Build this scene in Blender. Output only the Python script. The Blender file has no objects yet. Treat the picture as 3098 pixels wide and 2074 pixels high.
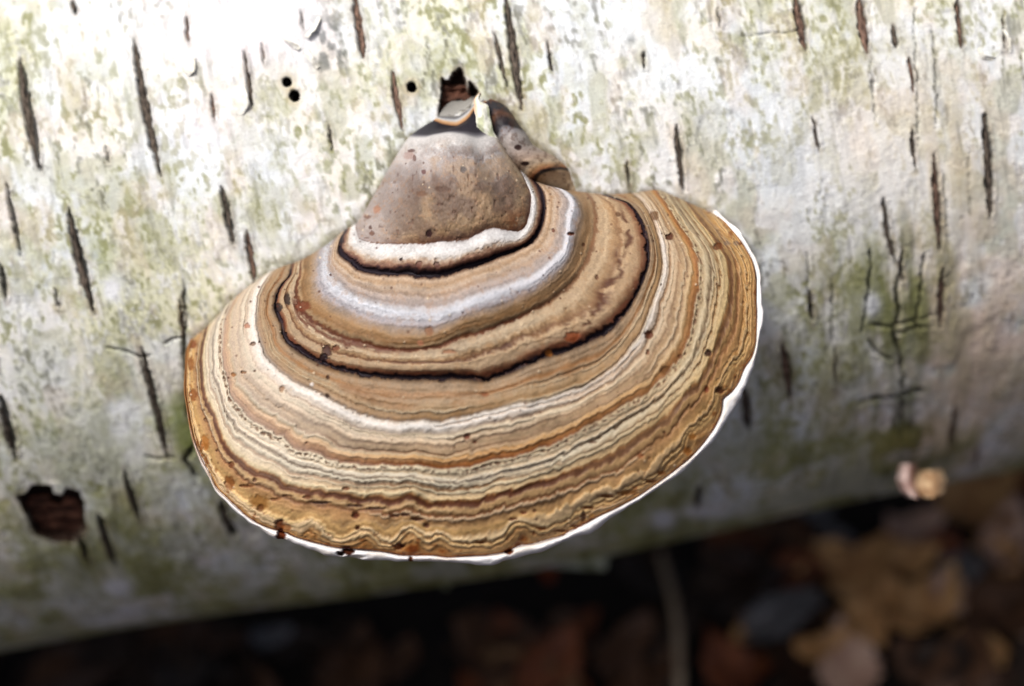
import bpy, math, random
import numpy as np
from mathutils import Vector, Matrix

scene = bpy.context.scene
RAD = math.radians

# ------------------------------------------------------------------ camera, sky, sun, exposure
R = 0.19                      # log radius (m)
ZC = 0.27                     # height of the log axis (log lies along X)
L = 0.80                      # camera to log axis
PITCH, ROLL, FOCAL = 50.0, 11.0, 60.0
ELEV = PITCH - 6.5
CAM = np.array([0.0, -L*math.cos(RAD(ELEV)), ZC + L*math.sin(RAD(ELEV))])
fwd = np.array([0.0, math.cos(RAD(PITCH)), -math.sin(RAD(PITCH))])
up0 = np.array([0.0, math.sin(RAD(PITCH)), math.cos(RAD(PITCH))])
rt0 = np.array([1.0, 0.0, 0.0])
a = RAD(ROLL)
# the log rises to the right in the picture: the camera is rolled clockwise
RT = rt0*math.cos(a) - up0*math.sin(a)
UP = up0*math.cos(a) + rt0*math.sin(a)
W0, H0 = 3098.0, 2074.0
FPX = FOCAL/36.0*W0

cam_d = bpy.data.cameras.new('camera')
cam_d.lens = FOCAL; cam_d.sensor_width = 36.0
cam_d.clip_start = 0.01; cam_d.clip_end = 300.0
cam_d.dof.use_dof = True
cam_d.dof.focus_distance = 0.575
cam_d.dof.aperture_fstop = 3.2
cam = bpy.data.objects.new('camera', cam_d)
M = Matrix(((RT[0], UP[0], -fwd[0], CAM[0]), (RT[1], UP[1], -fwd[1], CAM[1]),
            (RT[2], UP[2], -fwd[2], CAM[2]), (0, 0, 0, 1)))
cam.matrix_world = M
scene.collection.objects.link(cam)
scene.camera = cam

SUN_EL, SUN_AZ = 74.0, -80.0       # azimuth from +Y (behind the log) towards +X
sun_dir = np.array([math.cos(RAD(SUN_EL))*math.sin(RAD(SUN_AZ)), math.cos(RAD(SUN_EL))*math.cos(RAD(SUN_AZ)), math.sin(RAD(SUN_EL))])
world = bpy.data.worlds.new('World'); scene.world = world; world.use_nodes = True
wn = world.node_tree.nodes; wl = world.node_tree.links
bg = wn['Background']
sky = wn.new('ShaderNodeTexSky'); sky.sky_type = 'NISHITA'; sky.sun_disc = False
sky.air_density = 0.35; sky.dust_density = 7.0; sky.ozone_density = 0.3
sky.sun_elevation = RAD(SUN_EL); sky.sun_rotation = RAD(SUN_AZ)
wl.new(sky.outputs[0], bg.inputs['Color']); bg.inputs['Strength'].default_value = 0.10
sun_d = bpy.data.lights.new('sun', 'SUN'); sun_d.energy = 2.0; sun_d.angle = RAD(13.0); sun_d.color = (1.0, 0.985, 0.965)
sun = bpy.data.objects.new('sun', sun_d)
sun.rotation_euler = Vector(sun_dir).to_track_quat('Z', 'Y').to_euler()
scene.collection.objects.link(sun)
scene.view_settings.view_transform = 'Standard'; scene.view_settings.look = 'None'
scene.view_settings.gamma = 1.0; scene.view_settings.use_curve_mapping = False
scene.view_settings.exposure = 0.40

# ------------------------------------------------------------------ helpers
rng = np.random.default_rng(7)
K23 = 3098.0/2342.0            # reading scale -> photo pixels

def lin(c):
    c = np.asarray(c, float)/255.0
    return np.where(c <= 0.04045, c/12.92, ((c+0.055)/1.055)**2.4)

def _hash(ix, iy, seed):
    h = (ix.astype(np.int64)*374761393 + iy.astype(np.int64)*668265263 + seed*1442695041) & 0xffffffff
    h = ((h ^ (h >> 13))*1274126177) & 0xffffffff
    h = (h ^ (h >> 16)) & 0xffffffff
    return h/4294967295.0

def vn(x, y, seed=0):
    x = np.asarray(x, float); y = np.asarray(y, float)
    x, y = np.broadcast_arrays(x, y)
    ix = np.floor(x); iy = np.floor(y); fx = x-ix; fy = y-iy
    fx = fx*fx*fx*(fx*(fx*6-15)+10); fy = fy*fy*fy*(fy*(fy*6-15)+10)
    a00 = _hash(ix, iy, seed); a10 = _hash(ix+1, iy, seed)
    a01 = _hash(ix, iy+1, seed); a11 = _hash(ix+1, iy+1, seed)
    return (a00*(1-fx)+a10*fx)*(1-fy) + (a01*(1-fx)+a11*fx)*fy      # 0..1

def fbm(x, y, seed=0, oct=4, gain=0.5):
    s = 0.0; amp = 1.0; tot = 0.0
    for o in range(oct):
        s = s + amp*vn(x*2**o+o*17.3, y*2**o-o*9.1, seed+o*31); tot += amp; amp *= gain
    return s/tot

def sstep(a, b, x):
    t = np.clip((x-a)/(b-a), 0, 1); return t*t*(3-2*t)

def pchip(tk, yk, t):
    """monotone cubic through (tk, yk); yk may have trailing dims"""
    tk = np.asarray(tk, float); yk = np.asarray(yk, float); t = np.asarray(t, float)
    hh = np.diff(tk).reshape((-1,)+(1,)*(yk.ndim-1)); m = np.diff(yk, axis=0)/hh
    d = np.zeros_like(yk)
    prod = m[:-1]*m[1:]
    w1 = 2*hh[1:]+hh[:-1]; w2 = hh[1:]+2*hh[:-1]
    with np.errstate(divide='ignore', invalid='ignore'):
        hm = (w1+w2)/(w1/m[:-1]+w2/m[1:])
    d[1:-1] = np.where(prod > 0, hm, 0.0); d[0] = m[0]; d[-1] = m[-1]
    i = np.clip(np.searchsorted(tk, t, side='right')-1, 0, len(tk)-2)
    sh = (-1,)+(1,)*(yk.ndim-1)
    h1 = (tk[i+1]-tk[i]).reshape(sh); u = ((t-tk[i])/(tk[i+1]-tk[i])).reshape(sh)
    return ((1+2*u)*(1-u)**2)*yk[i] + u*(1-u)**2*h1*d[i] + u*u*(3-2*u)*yk[i+1] + u*u*(u-1)*h1*d[i+1]

def ray(px, py):
    x = (np.asarray(px, float)-W0/2)/FPX; y = (H0/2-np.asarray(py, float))/FPX
    d = fwd + x[..., None]*RT + y[..., None]*UP
    return d/np.linalg.norm(d, axis=-1, keepdims=True)

def on_log(px, py, h=0.0):
    """point seen at photo pixel (px,py) that stands h above the log's round surface"""
    d = ray(px, py); oy, oz = CAM[1], CAM[2]-ZC
    rad = R+np.asarray(h, float)
    A = d[..., 1]**2+d[..., 2]**2; B = oy*d[..., 1]+oz*d[..., 2]; Cc = oy*oy+oz*oz-rad*rad
    disc = np.maximum(B*B-A*Cc, 0.0)
    tt = (-B-np.sqrt(disc))/A
    return CAM + d*tt[..., None]

def project(P):
    v = P-CAM; z = v@fwd
    return W0/2+FPX*(v@RT)/z, H0/2-FPX*(v@UP)/z, z

def poly_resample(pts, n, par=None):
    pts = np.asarray(pts, float)
    dl = np.r_[0, np.cumsum(np.linalg.norm(np.diff(pts, axis=0), axis=1))]; dl /= dl[-1]
    s = np.linspace(0, 1, n) if par is None else par
    return np.stack([pchip(dl, pts[:, 0], s), pchip(dl, pts[:, 1], s)], -1)

def grid_mesh(name, P, col=None, mat=None, parent=None, smooth=True, flip=False, closed_u=False):
    nu, nv = P.shape[:2]
    me = bpy.data.meshes.new(name)
    V = P.reshape(-1, 3)
    ii, jj = np.meshgrid(np.arange(nu if closed_u else nu-1), np.arange(nv-1), indexing='ij')
    i2 = (ii+1) % nu
    q = np.stack([ii*nv+jj, i2*nv+jj, i2*nv+jj+1, ii*nv+jj+1], -1).reshape(-1, 4)
    if flip: q = q[:, ::-1]
    me.vertices.add(len(V)); me.vertices.foreach_set('co', V.astype(np.float32).ravel())
    me.loops.add(q.size); me.loops.foreach_set('vertex_index', q.astype(np.int32).ravel())
    me.polygons.add(len(q)); me.polygons.foreach_set('loop_start', np.arange(0, q.size, 4, dtype=np.int32))
    me.polygons.foreach_set('loop_total', np.full(len(q), 4, dtype=np.int32))
    if smooth: me.polygons.foreach_set('use_smooth', np.ones(len(q), dtype=bool))
    me.update(calc_edges=True)
    if col is not None:
        at = me.attributes.new('Col', 'FLOAT_COLOR', 'POINT')
        c4 = np.ones((len(V), 4), np.float32); c4[:, :3] = col.reshape(-1, 3)
        at.data.foreach_set('color', c4.ravel())
    if mat: me.materials.append(mat)
    o = bpy.data.objects.new(name, me); scene.collection.objects.link(o)
    if parent: o.parent = parent
    return o

def tag(o, label=None, category=None, group=None, kind=None):
    if label: o['label'] = label
    if category: o['category'] = category
    if group: o['group'] = group
    if kind: o['kind'] = kind
    return o

def empty(name, loc):
    o = bpy.data.objects.new(name, None); o.location = Vector(loc); o.empty_display_size = 0.02
    scene.collection.objects.link(o); return o

def adopt(o, parent):
    o.parent = parent; o.matrix_parent_inverse = Matrix.Translation(-Vector(parent.location)); return o

# ------------------------------------------------------------------ materials
def mat_attr(name, rough=0.75, spec=0.3, noise_scale=900.0, noise_amt=0.12, bump=0.15, bump_scale=700.0, bump_dist=0.0006, sss=0.0):
    m = bpy.data.materials.new(name); m.use_nodes = True
    n = m.node_tree.nodes; l = m.node_tree.links; b = n['Principled BSDF']
    at = n.new('ShaderNodeAttribute'); at.attribute_name = 'Col'
    tc = n.new('ShaderNodeTexCoord')
    no = n.new('ShaderNodeTexNoise'); no.inputs['Scale'].default_value = noise_scale; no.inputs['Detail'].default_value = 4
    l.new(tc.outputs['Object'], no.inputs['Vector'])
    mr = n.new('ShaderNodeMapRange'); mr.inputs['From Min'].default_value = 0.25; mr.inputs['From Max'].default_value = 0.75
    mr.inputs['To Min'].default_value = 1-noise_amt; mr.inputs['To Max'].default_value = 1+noise_amt
    l.new(no.outputs['Fac'], mr.inputs['Value'])
    mx = n.new('ShaderNodeVectorMath'); mx.operation = 'MULTIPLY'
    l.new(at.outputs['Color'], mx.inputs[0]); l.new(mr.outputs['Result'], mx.inputs[1])
    l.new(mx.outputs['Vector'], b.inputs['Base Color'])
    n2 = n.new('ShaderNodeTexNoise'); n2.inputs['Scale'].default_value = bump_scale; n2.inputs['Detail'].default_value = 5
    l.new(tc.outputs['Object'], n2.inputs['Vector'])
    bp = n.new('ShaderNodeBump'); bp.inputs['Strength'].default_value = bump; bp.inputs['Distance'].default_value = bump_dist
    l.new(n2.outputs['Fac'], bp.inputs['Height']); l.new(bp.outputs['Normal'], b.inputs['Normal'])
    b.inputs['Roughness'].default_value = rough; b.inputs['Specular IOR Level'].default_value = spec
    if sss > 0:
        b.inputs['Subsurface Weight'].default_value = sss; b.inputs['Subsurface Radius'].default_value = (0.002, 0.0014, 0.001)
    return m

def mat_noise(name, c1, c2, scale=120.0, rough=0.8, spec=0.25, stretch=(1, 1, 1), bump=0.3, bdist=0.001, translucent=0.0):
    m = bpy.data.materials.new(name); m.use_nodes = True
    n = m.node_tree.nodes; l = m.node_tree.links; b = n['Principled BSDF']
    tc = n.new('ShaderNodeTexCoord'); mp = n.new('ShaderNodeMapping'); mp.inputs['Scale'].default_value = stretch
    l.new(tc.outputs['Object'], mp.inputs['Vector'])
    no = n.new('ShaderNodeTexNoise'); no.inputs['Scale'].default_value = scale; no.inputs['Detail'].default_value = 6
    l.new(mp.outputs['Vector'], no.inputs['Vector'])
    cr = n.new('ShaderNodeValToRGB'); e = cr.color_ramp.elements
    e[0].position = 0.32; e[0].color = (*lin(c1), 1); e[1].position = 0.68; e[1].color = (*lin(c2), 1)
    l.new(no.outputs['Fac'], cr.inputs['Fac']); l.new(cr.outputs['Color'], b.inputs['Base Color'])
    bp = n.new('ShaderNodeBump'); bp.inputs['Strength'].default_value = bump; bp.inputs['Distance'].default_value = bdist
    l.new(no.outputs['Fac'], bp.inputs['Height']); l.new(bp.outputs['Normal'], b.inputs['Normal'])
    b.inputs['Roughness'].default_value = rough; b.inputs['Specular IOR Level'].default_value = spec
    return m

M_bark = mat_attr('birch_bark', rough=0.85, spec=0.15, noise_scale=1400, noise_amt=0.10, bump=0.35, bump_scale=900, bump_dist=0.0008)
M_cap = mat_attr('fungus_crust', rough=0.58, spec=0.25, noise_scale=1500, noise_amt=0.13, bump=0.12, bump_scale=1300, bump_dist=0.0005)
M_margin = mat_attr('fungus_margin', rough=0.8, spec=0.15, noise_scale=1500, noise_amt=0.03, bump=0.15, bump_scale=900, bump_dist=0.0005)
M_pore = mat_noise('fungus_pores', (150, 128, 100), (190, 170, 140), scale=2500, bump=0.4)
M_lent = mat_noise('lenticel_cork', (20, 17, 15), (118, 106, 94), scale=650, stretch=(1.4, 0.6, 0.6), bump=0.5)
M_lent_b = mat_noise('lenticel_cork_brown', (38, 27, 22), (146, 118, 102), scale=650, stretch=(1.4, 0.6, 0.6), bump=0.5)
M_hole = mat_noise('bore_hole_wood', (22, 17, 13), (44, 33, 25), scale=900, spec=0.05)
M_wood = mat_noise('rotten_wood', (44, 28, 21), (100, 64, 48), scale=260, stretch=(0.35, 1, 1), bump=0.6)
M_soil = mat_noise('forest_soil', (8, 6, 5), (24, 18, 14), scale=90, bump=0.8, bdist=0.004)
M_end = mat_noise('log_end_wood', (150, 116, 82), (196, 164, 124), scale=60, bump=0.4)

# ------------------------------------------------------------------ ground with two mounds that carry the log
def ground_z(x, y):
    x = np.asarray(x, float); y = np.asarray(y, float)
    z = 0.02*(fbm(x*6+3, y*6, 5, 4)-0.5)*np.exp(-(x*x+y*y)/9.0)
    for mx in (-0.92, 0.92):
        z = z + 0.13*np.exp(-((x-mx)/0.2)**2-(y/0.32)**2)
    z = z + 0.6*(fbm(x*0.15, y*0.15, 8, 3)-0.5)*sstep(2, 8, np.hypot(x, y))
    return z
def axis_steps(fine, lim):
    n = 90; u = np.linspace(-1, 1, 2*n+1); return np.sign(u)*(fine*np.abs(u)+(lim-fine)*np.abs(u)**5)
gx = axis_steps(1.6, 60.0); X, Y = np.meshgrid(gx, gx, indexing='ij')
ground = grid_mesh('ground', np.stack([X, Y, ground_z(X, Y)], -1), mat=M_soil)
tag(ground, 'dark forest soil under the fallen birch log', kind='structure')

# ------------------------------------------------------------------ birch log
# features read from the photograph (reading scale 2342 x 1568): polyline, width, brown?
LENT = [
 ([(40,118),(50,200),(62,270),(74,330),(88,392)],24,0),([(306,82),(320,180),(335,260),(351,335),(370,410)],19,0),
 ([(426,32),(429,68),(433,104)],9,1),([(560,115),(569,185),(578,250)],11,0),([(601,98),(604,125),(608,155)],6,1),
 ([(484,210),(488,245),(493,282)],9,1),([(813,-8),(824,70),(836,146)],19,1),([(754,280),(758,315),(763,350)],8,0),
 ([(898,160),(909,232),(922,305)],15,1),([(1156,-8),(1170,80),(1181,170),(1194,255)],18,0),([(1128,72),(1144,132),(1160,210)],10,0),
 ([(1252,98),(1257,135),(1264,175)],7,0),([(1469,112),(1472,140),(1474,168)],6,0),([(1818,-8),(1829,60),(1840,120)],21,1),
 ([(1963,-8),(1971,60),(1983,125)],22,1),([(2186,-8),(2192,50),(2197,115)],13,1),([(2042,58),(2046,85),(2049,112)],12,0),
 ([(2076,125),(2083,170),(2089,215)],9,1),([(1858,265),(1864,300),(1872,348)],9,0),([(1543,280),(1551,350),(1560,438)],15,0),
 ([(2249,255),(2257,350),(2264,505)],20,0),([(2133,348),(2140,450),(2147,575)],16,1),([(2016,448),(2030,540),(2048,605)],14,0),
 ([(2152,605),(2150,680),(2148,745)],16,1),([(2084,290),(2087,335),(2092,390)],8,0),([(508,425),(520,482),(537,560)],17,0),
 ([(564,525),(574,580),(584,645)],15,1),([(6,410),(24,500),(42,592)],12,0),([(152,472),(170,560),(191,645),(215,728)],22,0),
 ([(-6,600),(2,650),(8,700)],12,0),([(322,795),(345,890),(366,975),(384,1058)],17,0),([(410,685),(415,725),(422,775)],10,0),
 ([(-6,915),(14,990),(34,1072)],20,0),([(282,1083),(301,1150),(323,1212)],13,0),([(222,1183),(245,1258),(266,1320)],17,0),
 ([(172,1222),(188,1265),(208,1318)],15,0),([(1783,775),(1796,832),(1803,908)],17,1),([(1696,872),(1704,920),(1708,975)],20,0),
 ([(2184,915),(2178,960),(2170,1020)],9,1),([(1597,1090),(1593,1115),(1589,1150)],15,0),([(1430,366),(1433,392),(1437,425)],7,1),
 ([(163,-8),(166,8),(169,28)],11,0),([(2060,560),(2058,600),(2064,650)],8,0),([(1850,660),(1852,700),(1856,735)],9,0),
 ([(1640,20),(1642,45),(1645,70)],5,0),([(2290,30),(2294,80),(2296,120)],6,1),([(690,20),(693,50),(698,82)],5,0),
 ([(1010,560),(1013,590),(1018,625)],6,0),([(238,330),(243,352),(247,380)],5,0),([(120,660),(126,690),(133,722)],6,1),
 ([(510,1150),(518,1185),(530,1235)],12,0),([(2235,1010),(2230,1040),(2226,1070)],7,1),([(1905,780),(1908,830),(1910,890)],6,0),
]
CRACK = [([(1955,918),(2000,906),(2040,904),(2075,896),(2125,884)],10),([(240,800),(290,808),(318,820),(345,816)],5),
 ([(330,1052),(360,1060),(400,1052)],7),([(418,640),(424,720),(420,800),(428,880),(430,960)],8),([(372,790),(400,778),(428,766)],6),
 ([(2060,590),(2048,640),(2052,700),(2040,760),(2060,820),(2066,905)],9),([(1990,560),(1985,640),(1978,700),(1968,770)],6),
 ([(2110,560),(2105,640),(2095,700),(2092,760)],6),([(1985,735),(2030,742),(2080,730),(2140,715)],7),([(2040,760),(2085,748),(2128,740)],5),
 ([(2088,0),(2092,120),(2100,240),(2096,330)],4),([(2130,60),(2140,180),(2136,300)],4),([(1990,130),(1994,210),(2000,280)],4),
 ([(1690,84),(1740,78),(1800,74),(1842,68)],3),([(2060,905),(2064,960),(2058,1010)],8),([(1985,770),(2000,800),(2040,820)],6),
 ([(2155,390),(2160,470),(2168,560)],3),([(2215,330),(2212,420),(2220,500)],3),([(440,1020),(425,1060),(452,1100)],12),
 ([(505,1150),(515,1195),(545,1235)],16),([(1900,620),(1903,700),(1900,790)],4),([(1840,560),(1845,640),(1848,720)],4),([(2190,930),(2180,1010)],5),
 ([(280,800),(318,822),(330,880)],4)]
HOLES = [(658.5,191,9.5),(676,222,11),(943,203,9.5)]
BIGPIT = [(34,1158),(58,1150),(70,1132),(112,1130),(120,1148),(140,1152),(150,1135),(178,1142),(190,1170),(192,1205),(198,1232),(165,1262),(120,1258),(78,1244),(62,1205)]
SQPIT = [(1013,182),(1020,190),(1030,186),(1040,170),(1052,162),(1060,170),(1063,190),(1070,210),(1086,222),(1075,245),(1040,262),(1006,268),(1010,220)]
TRIPIT = [(1075,192),(1083,200),(1094,213),(1088,226),(1076,224)]

def seg_dist(px, py, pts):
    """distance to polyline and relative position along it"""
    best = np.full(px.shape, 1e9); pos = np.zeros(px.shape); pts = np.asarray(pts, float)
    ln = np.r_[0, np.cumsum(np.linalg.norm(np.diff(pts, axis=0), axis=1))]
    for i in range(len(pts)-1):
        ax, ay = pts[i]; bx, by = pts[i+1]; dx, dy = bx-ax, by-ay; l2 = dx*dx+dy*dy
        t = np.clip(((px-ax)*dx+(py-ay)*dy)/l2, 0, 1)
        d = np.hypot(px-(ax+t*dx), py-(ay+t*dy)); k = d < best
        best = np.where(k, d, best); pos = np.where(k, (ln[i]+t*(ln[i+1]-ln[i]))/ln[-1], pos)
    return best, pos

def poly_sd(px, py, pts):
    pts = np.asarray(pts, float); n = len(pts); ins = np.zeros(px.shape, bool)
    d, _ = seg_dist(px, py, np.vstack([pts, pts[:1]]))
    for i in range(n):
        x1, y1 = pts[i]; x2, y2 = pts[(i+1) % n]
        if y1 == y2: continue
        c = ((y1 > py) != (y2 > py)) & (px < (x2-x1)*(py-y1)/(y2-y1)+x1); ins ^= c
    return np.where(ins, d, -d)       # positive inside

def lens_w(pos, w):
    return 0.55*w*np.clip(np.sin(np.pi*np.clip(pos, 0, 1)), 0, 1)**0.6

STEP = 0.00058
ua = np.arange(-0.235, 0.2351, STEP)
ext = 0.235+np.cumsum(np.geomspace(0.0015, 0.12, 32)); ext = ext*(1.28/ext[-1]) if ext[-1] > 1.28 else ext
uall = np.r_[-ext[::-1], ua, ext]
# angle measured from -Y (towards viewer) upwards
th_f = np.arange(RAD(-44), RAD(98), STEP/R)
th_c = np.linspace(RAD(98), RAD(316), 120)[1:-1]
thall = np.r_[th_f, th_c]
U, T = np.meshgrid(uall, thall, indexing='ij')

def log_bend(u):           # gentle irregularity of the trunk
    return 0.004*np.sin(u*7.0+0.6)+0.0025*np.sin(u*17+2.0)
def log_point(U, T, h):
    rr = R+h
    return np.stack([U, -rr*np.cos(T), ZC+rr*np.sin(T)], -1)

Pb = log_point(U, T, 0)
PX, PY, PZ = project(Pb)
PX /= K23; PY /= K23       # reading scale
nrm_dot = (-np.cos(T))*(CAM[1]-Pb[..., 1])+np.sin(T)*(CAM[2]-Pb[..., 2])
front = nrm_dot > -0.002
PX = np.where(front, PX, -9999.0); PY = np.where(front, PY, -9999.0)
V = T*R                    # metres round the trunk
# --- base colour of bark
def mixc(c, col, f): return c*(1-f[..., None]) + lin(col)*f[..., None]
def blob(x, y, rx, ry, soft=1.0):
    return np.exp(-(((PX-x)/rx)**2+((PY-y)/ry)**2)*soft)
def nse(su, sv, seed, oct=4): return fbm(U*su, V*sv, seed, oct)
col = np.ones(U.shape+(3,))*lin((236, 237, 233))
big = nse(22, 16, 1, 4); mid = nse(75, 55, 2, 4); fine = nse(420, 300, 3, 3); grain = nse(760, 420, 31, 2); flake = nse(330, 90, 32, 3); streak = nse(520, 60, 4, 3); streak2 = nse(230, 24, 6, 3)
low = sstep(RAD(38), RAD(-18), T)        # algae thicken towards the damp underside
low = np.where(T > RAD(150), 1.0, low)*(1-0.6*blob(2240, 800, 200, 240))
col = mixc(col, (226, 236, 240), sstep(0.42, 0.62, nse(40, 30, 9))*0.7)
col = mixc(col, (238, 233, 216), sstep(0.5, 0.7, nse(60, 40, 10))*0.45)
# algae bloom, yellow green, granular
alg = sstep(0.43, 0.62, 0.30*big+0.22*mid+0.22*fine+0.14*grain+0.12*flake + 0.06*low
            + 0.13*blob(980,110,240,140)+0.10*blob(1950,170,220,160)+0.12*blob(300,640,220,120)+0.06*blob(120,120,150,150)
            - 0.22*blob(560,60,230,120)-0.16*blob(480,320,110,90)-0.16*blob(1650,420,260,130)-0.10*blob(700,420,160,100)-0.16*blob(2290,330,100,260)-0.12*blob(1500,60,200,60)-0.1*blob(250,330,160,90))
col = mixc(col, (206, 208, 172), alg*0.8)
gr2 = sstep(0.50, 0.64, 0.2*mid+0.35*fine+0.45*grain+0.05*low)*sstep(0.15, 0.7, alg+0.15)
col = mixc(col, (132, 134, 94), gr2*0.85)
wf = sstep(0.53, 0.63, 0.5*flake+0.5*grain); col = mixc(col, (244, 247, 247), wf*0.7*(1-0.75*low))
dk = sstep(0.58, 0.72, 0.55*flake+0.45*nse(900, 300, 33, 2)); col = mixc(col, (104, 103, 86), dk*0.42)
bl2 = sstep(0.50, 0.64, nse(130, 85, 34, 3)); col = mixc(col, (176, 178, 146), bl2*0.55*(1-blob(560,70,240,120)))
wh = sstep(0.50, 0.62, nse(46, 34, 35, 4)+0.10*blob(1600,420,320,140)+0.08*blob(470,330,140,110)+0.06*blob(760,430,160,90)+0.10*blob(1350,40,200,70)-0.06*low); col = mixc(col, (234, 241, 246), wh*0.40)
sp2 = sstep(0.53, 0.64, 0.25*mid+0.35*fine+0.40*grain)*(0.25+0.75*sstep(0.40, 0.60, nse(34, 26, 36, 3)))*(1-0.85*blob(560,70,230,120)); col = mixc(col, (150, 152, 112), sp2*0.62)
sp3 = sstep(0.60, 0.70, 0.5*grain+0.5*flake)*sstep(0.45, 0.6, nse(28, 22, 37, 3)); col = mixc(col, (84, 84, 68), sp3*0.55)
pk = sstep(0.54, 0.70, nse(95, 60, 12, 3))
col = mixc(col, (230, 208, 190), pk*0.22)
# paler, pinkish smooth sheets
col = mixc(col, (244, 237, 241), np.clip(blob(560,75,170,90)+blob(480,270,95,70)*0.6, 0, 1)*0.75)
col = mixc(col, (240, 216, 198), np.clip(blob(2240,780,200,240,0.9), 0, 1)*0.9*sstep(0.2, 0.5, mid))
col = mixc(col, (238, 226, 206), np.clip(blob(2050,300,190,200), 0, 1)*0.45)
col = mixc(col, (206, 190, 164), np.clip(blob(2150,450,90,260), 0, 1)*0.5*sstep(0.35, 0.6, streak2))
# grey sooty patches
soot = np.clip(blob(755,85,45,75)+blob(760,130,55,40)*0.8+blob(1440,110,16,28)+blob(870,95,20,30)*0.3, 0, 1)*sstep(0.38, 0.6, fine)
col = mixc(col, (92, 98, 98), soot*0.75)
# moss stained cracked zone right of the bracket
mz = np.clip(blob(2055,690,150,200)+blob(2060,960,75,110)*0.9, 0, 1)
col = mixc(col, (104, 112, 60), mz*sstep(0.34, 0.58, 0.5*mid+0.5*streak2)*0.9)
col = mixc(col, (58, 58, 46), np.clip(blob(2065,950,60,60)+blob(2060,1000,90,40)*0.7+blob(2085,760,40,25), 0, 1)*sstep(0.35, 0.6, fine)*0.8)
gz = np.clip(blob(420,960,40,90)+blob(300,940,60,90)*0.35+blob(200,600,60,60)*0.5+blob(450,1010,40,50)*0.6+blob(90,1010,60,40)*0.4, 0, 1)
col = mixc(col, (104, 122, 50), gz*sstep(0.36, 0.58, mid)*0.85)
# greener and greyer below
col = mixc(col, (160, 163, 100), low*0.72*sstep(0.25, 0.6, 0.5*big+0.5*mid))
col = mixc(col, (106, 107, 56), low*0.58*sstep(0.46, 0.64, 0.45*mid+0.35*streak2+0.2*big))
col = mixc(col, (206, 210, 200), low*0.5*sstep(0.55, 0.70, nse(70, 34, 21, 3)))
# pale flakes low on the trunk
for (fx, fy, rx, ry) in [(268,1365,34,24),(1512,1166,26,20),(1640,1128,22,34),(1600,1150,40,14),(252,665,20,28),(300,1420,30,16),(1990,690,18,26),(600,1160,26,14),(640,975,16,10),(150,1395,26,14)]:
    col = mixc(col, (232, 236, 240), np.clip(blob(fx,fy,rx,ry,1.2)*1.6*sstep(0.3, 0.55, mid), 0, 1)*0.85)
# fine vertical fibre marks
fib = sstep(0.60, 0.75, streak)*(0.35+0.65*sstep(0.4, 0.65, big))
col = col*(1-0.42*fib*(0.45+0.55*sstep(1500, 1900, PX))[...])[..., None] if False else col*(1-0.40*(fib*(0.5+0.5*sstep(1700, 2000, PX)))[..., None])
col = col*(0.90+0.2*fine)[..., None]
# --- relief
h = log_bend(U) + 0.0016*(big-0.5) + 0.0009*(mid-0.5) + 0.0003*(fine-0.5) + 0.0005*(streak2-0.5)
h = h + 0.0002*wf - 0.0002*dk - 0.0002*gr2 + 0.0006*soot*fine
# peeled sheet edges
pe = nse(34, 20, 15, 3); pm = sstep(0.52, 0.66, nse(30, 30, 16, 2)); h = h + 0.00035*sstep(0.50, 0.53, pe)*pm
col = col*(1-0.16*np.exp(-((pe-0.503)/0.006)**2)*pm)[..., None]
# lenticel grooves with pale lips
lipmask = np.zeros(U.shape)
for pts, w, br in LENT:
    p = np.asarray(pts, float); x0, y0 = p.min(0)-45; x1, y1 = p.max(0)+45
    idx = np.where((PX > x0) & (PX < x1) & (PY > y0) & (PY < y1))
    if len(idx[0]) == 0: continue
    qx, qy = PX[idx], PY[idx]
    d, pos = seg_dist(qx + 9*(fbm(qx/11, qy/16, 40, 3)-0.5), qy+8*(vn(qx/9, qy/9, 43)-0.5), p)
    hw = lens_w(pos, w)
    inside = sstep(1.5, -2.5, d-hw)*sstep(0, .02, pos)*sstep(1, .98, pos)
    lip = np.exp(-((d-hw-3.0)/3.2)**2)*sstep(0, .08, pos)*sstep(1, .92, pos)
    h[idx] += -0.0016*inside + 0.0005*lip
    c = col[idx]; dark = lin((48, 38, 32)) if br else lin((30, 27, 25))
    c = c*(1-inside[:, None]*0.92)+dark*inside[:, None]*0.92
    halo = np.exp(-(np.maximum(d-hw, 0)/7.0)**2)*(1-inside)*0.28*vn(qx/6, qy/14, 41)*2
    c = c*(1-np.clip(halo, 0, .6)[:, None])+lin((150, 132, 112))*np.clip(halo, 0, .6)[:, None]
    col[idx] = c
for pts, w in CRACK:
    p = np.asarray(pts, float); x0, y0 = p.min(0)-40; x1, y1 = p.max(0)+40
    idx = np.where((PX > x0) & (PX < x1) & (PY > y0) & (PY < y1)); qx, qy = PX[idx], PY[idx]
    if len(qx) == 0: continue
    wob = 12*(fbm(qx/22, qy/22, 50, 3)-0.5); d, pos = seg_dist(qx+wob, qy+wob*0.7, p)
    hw = 0.5*w*(0.5+0.9*vn(qx/25, qy/25, 51))*np.clip(np.sin(np.pi*pos)*3, 0.25, 1)
    ins = sstep(1.5, -2.0, d-hw)
    h[idx] -= 0.0016*ins*min(1, w/6)
    k = (ins*min(0.9, 0.45+w*0.07))[:, None]
    col[idx] = col[idx]*(1-k)+lin((44, 42, 30))*k
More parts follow.
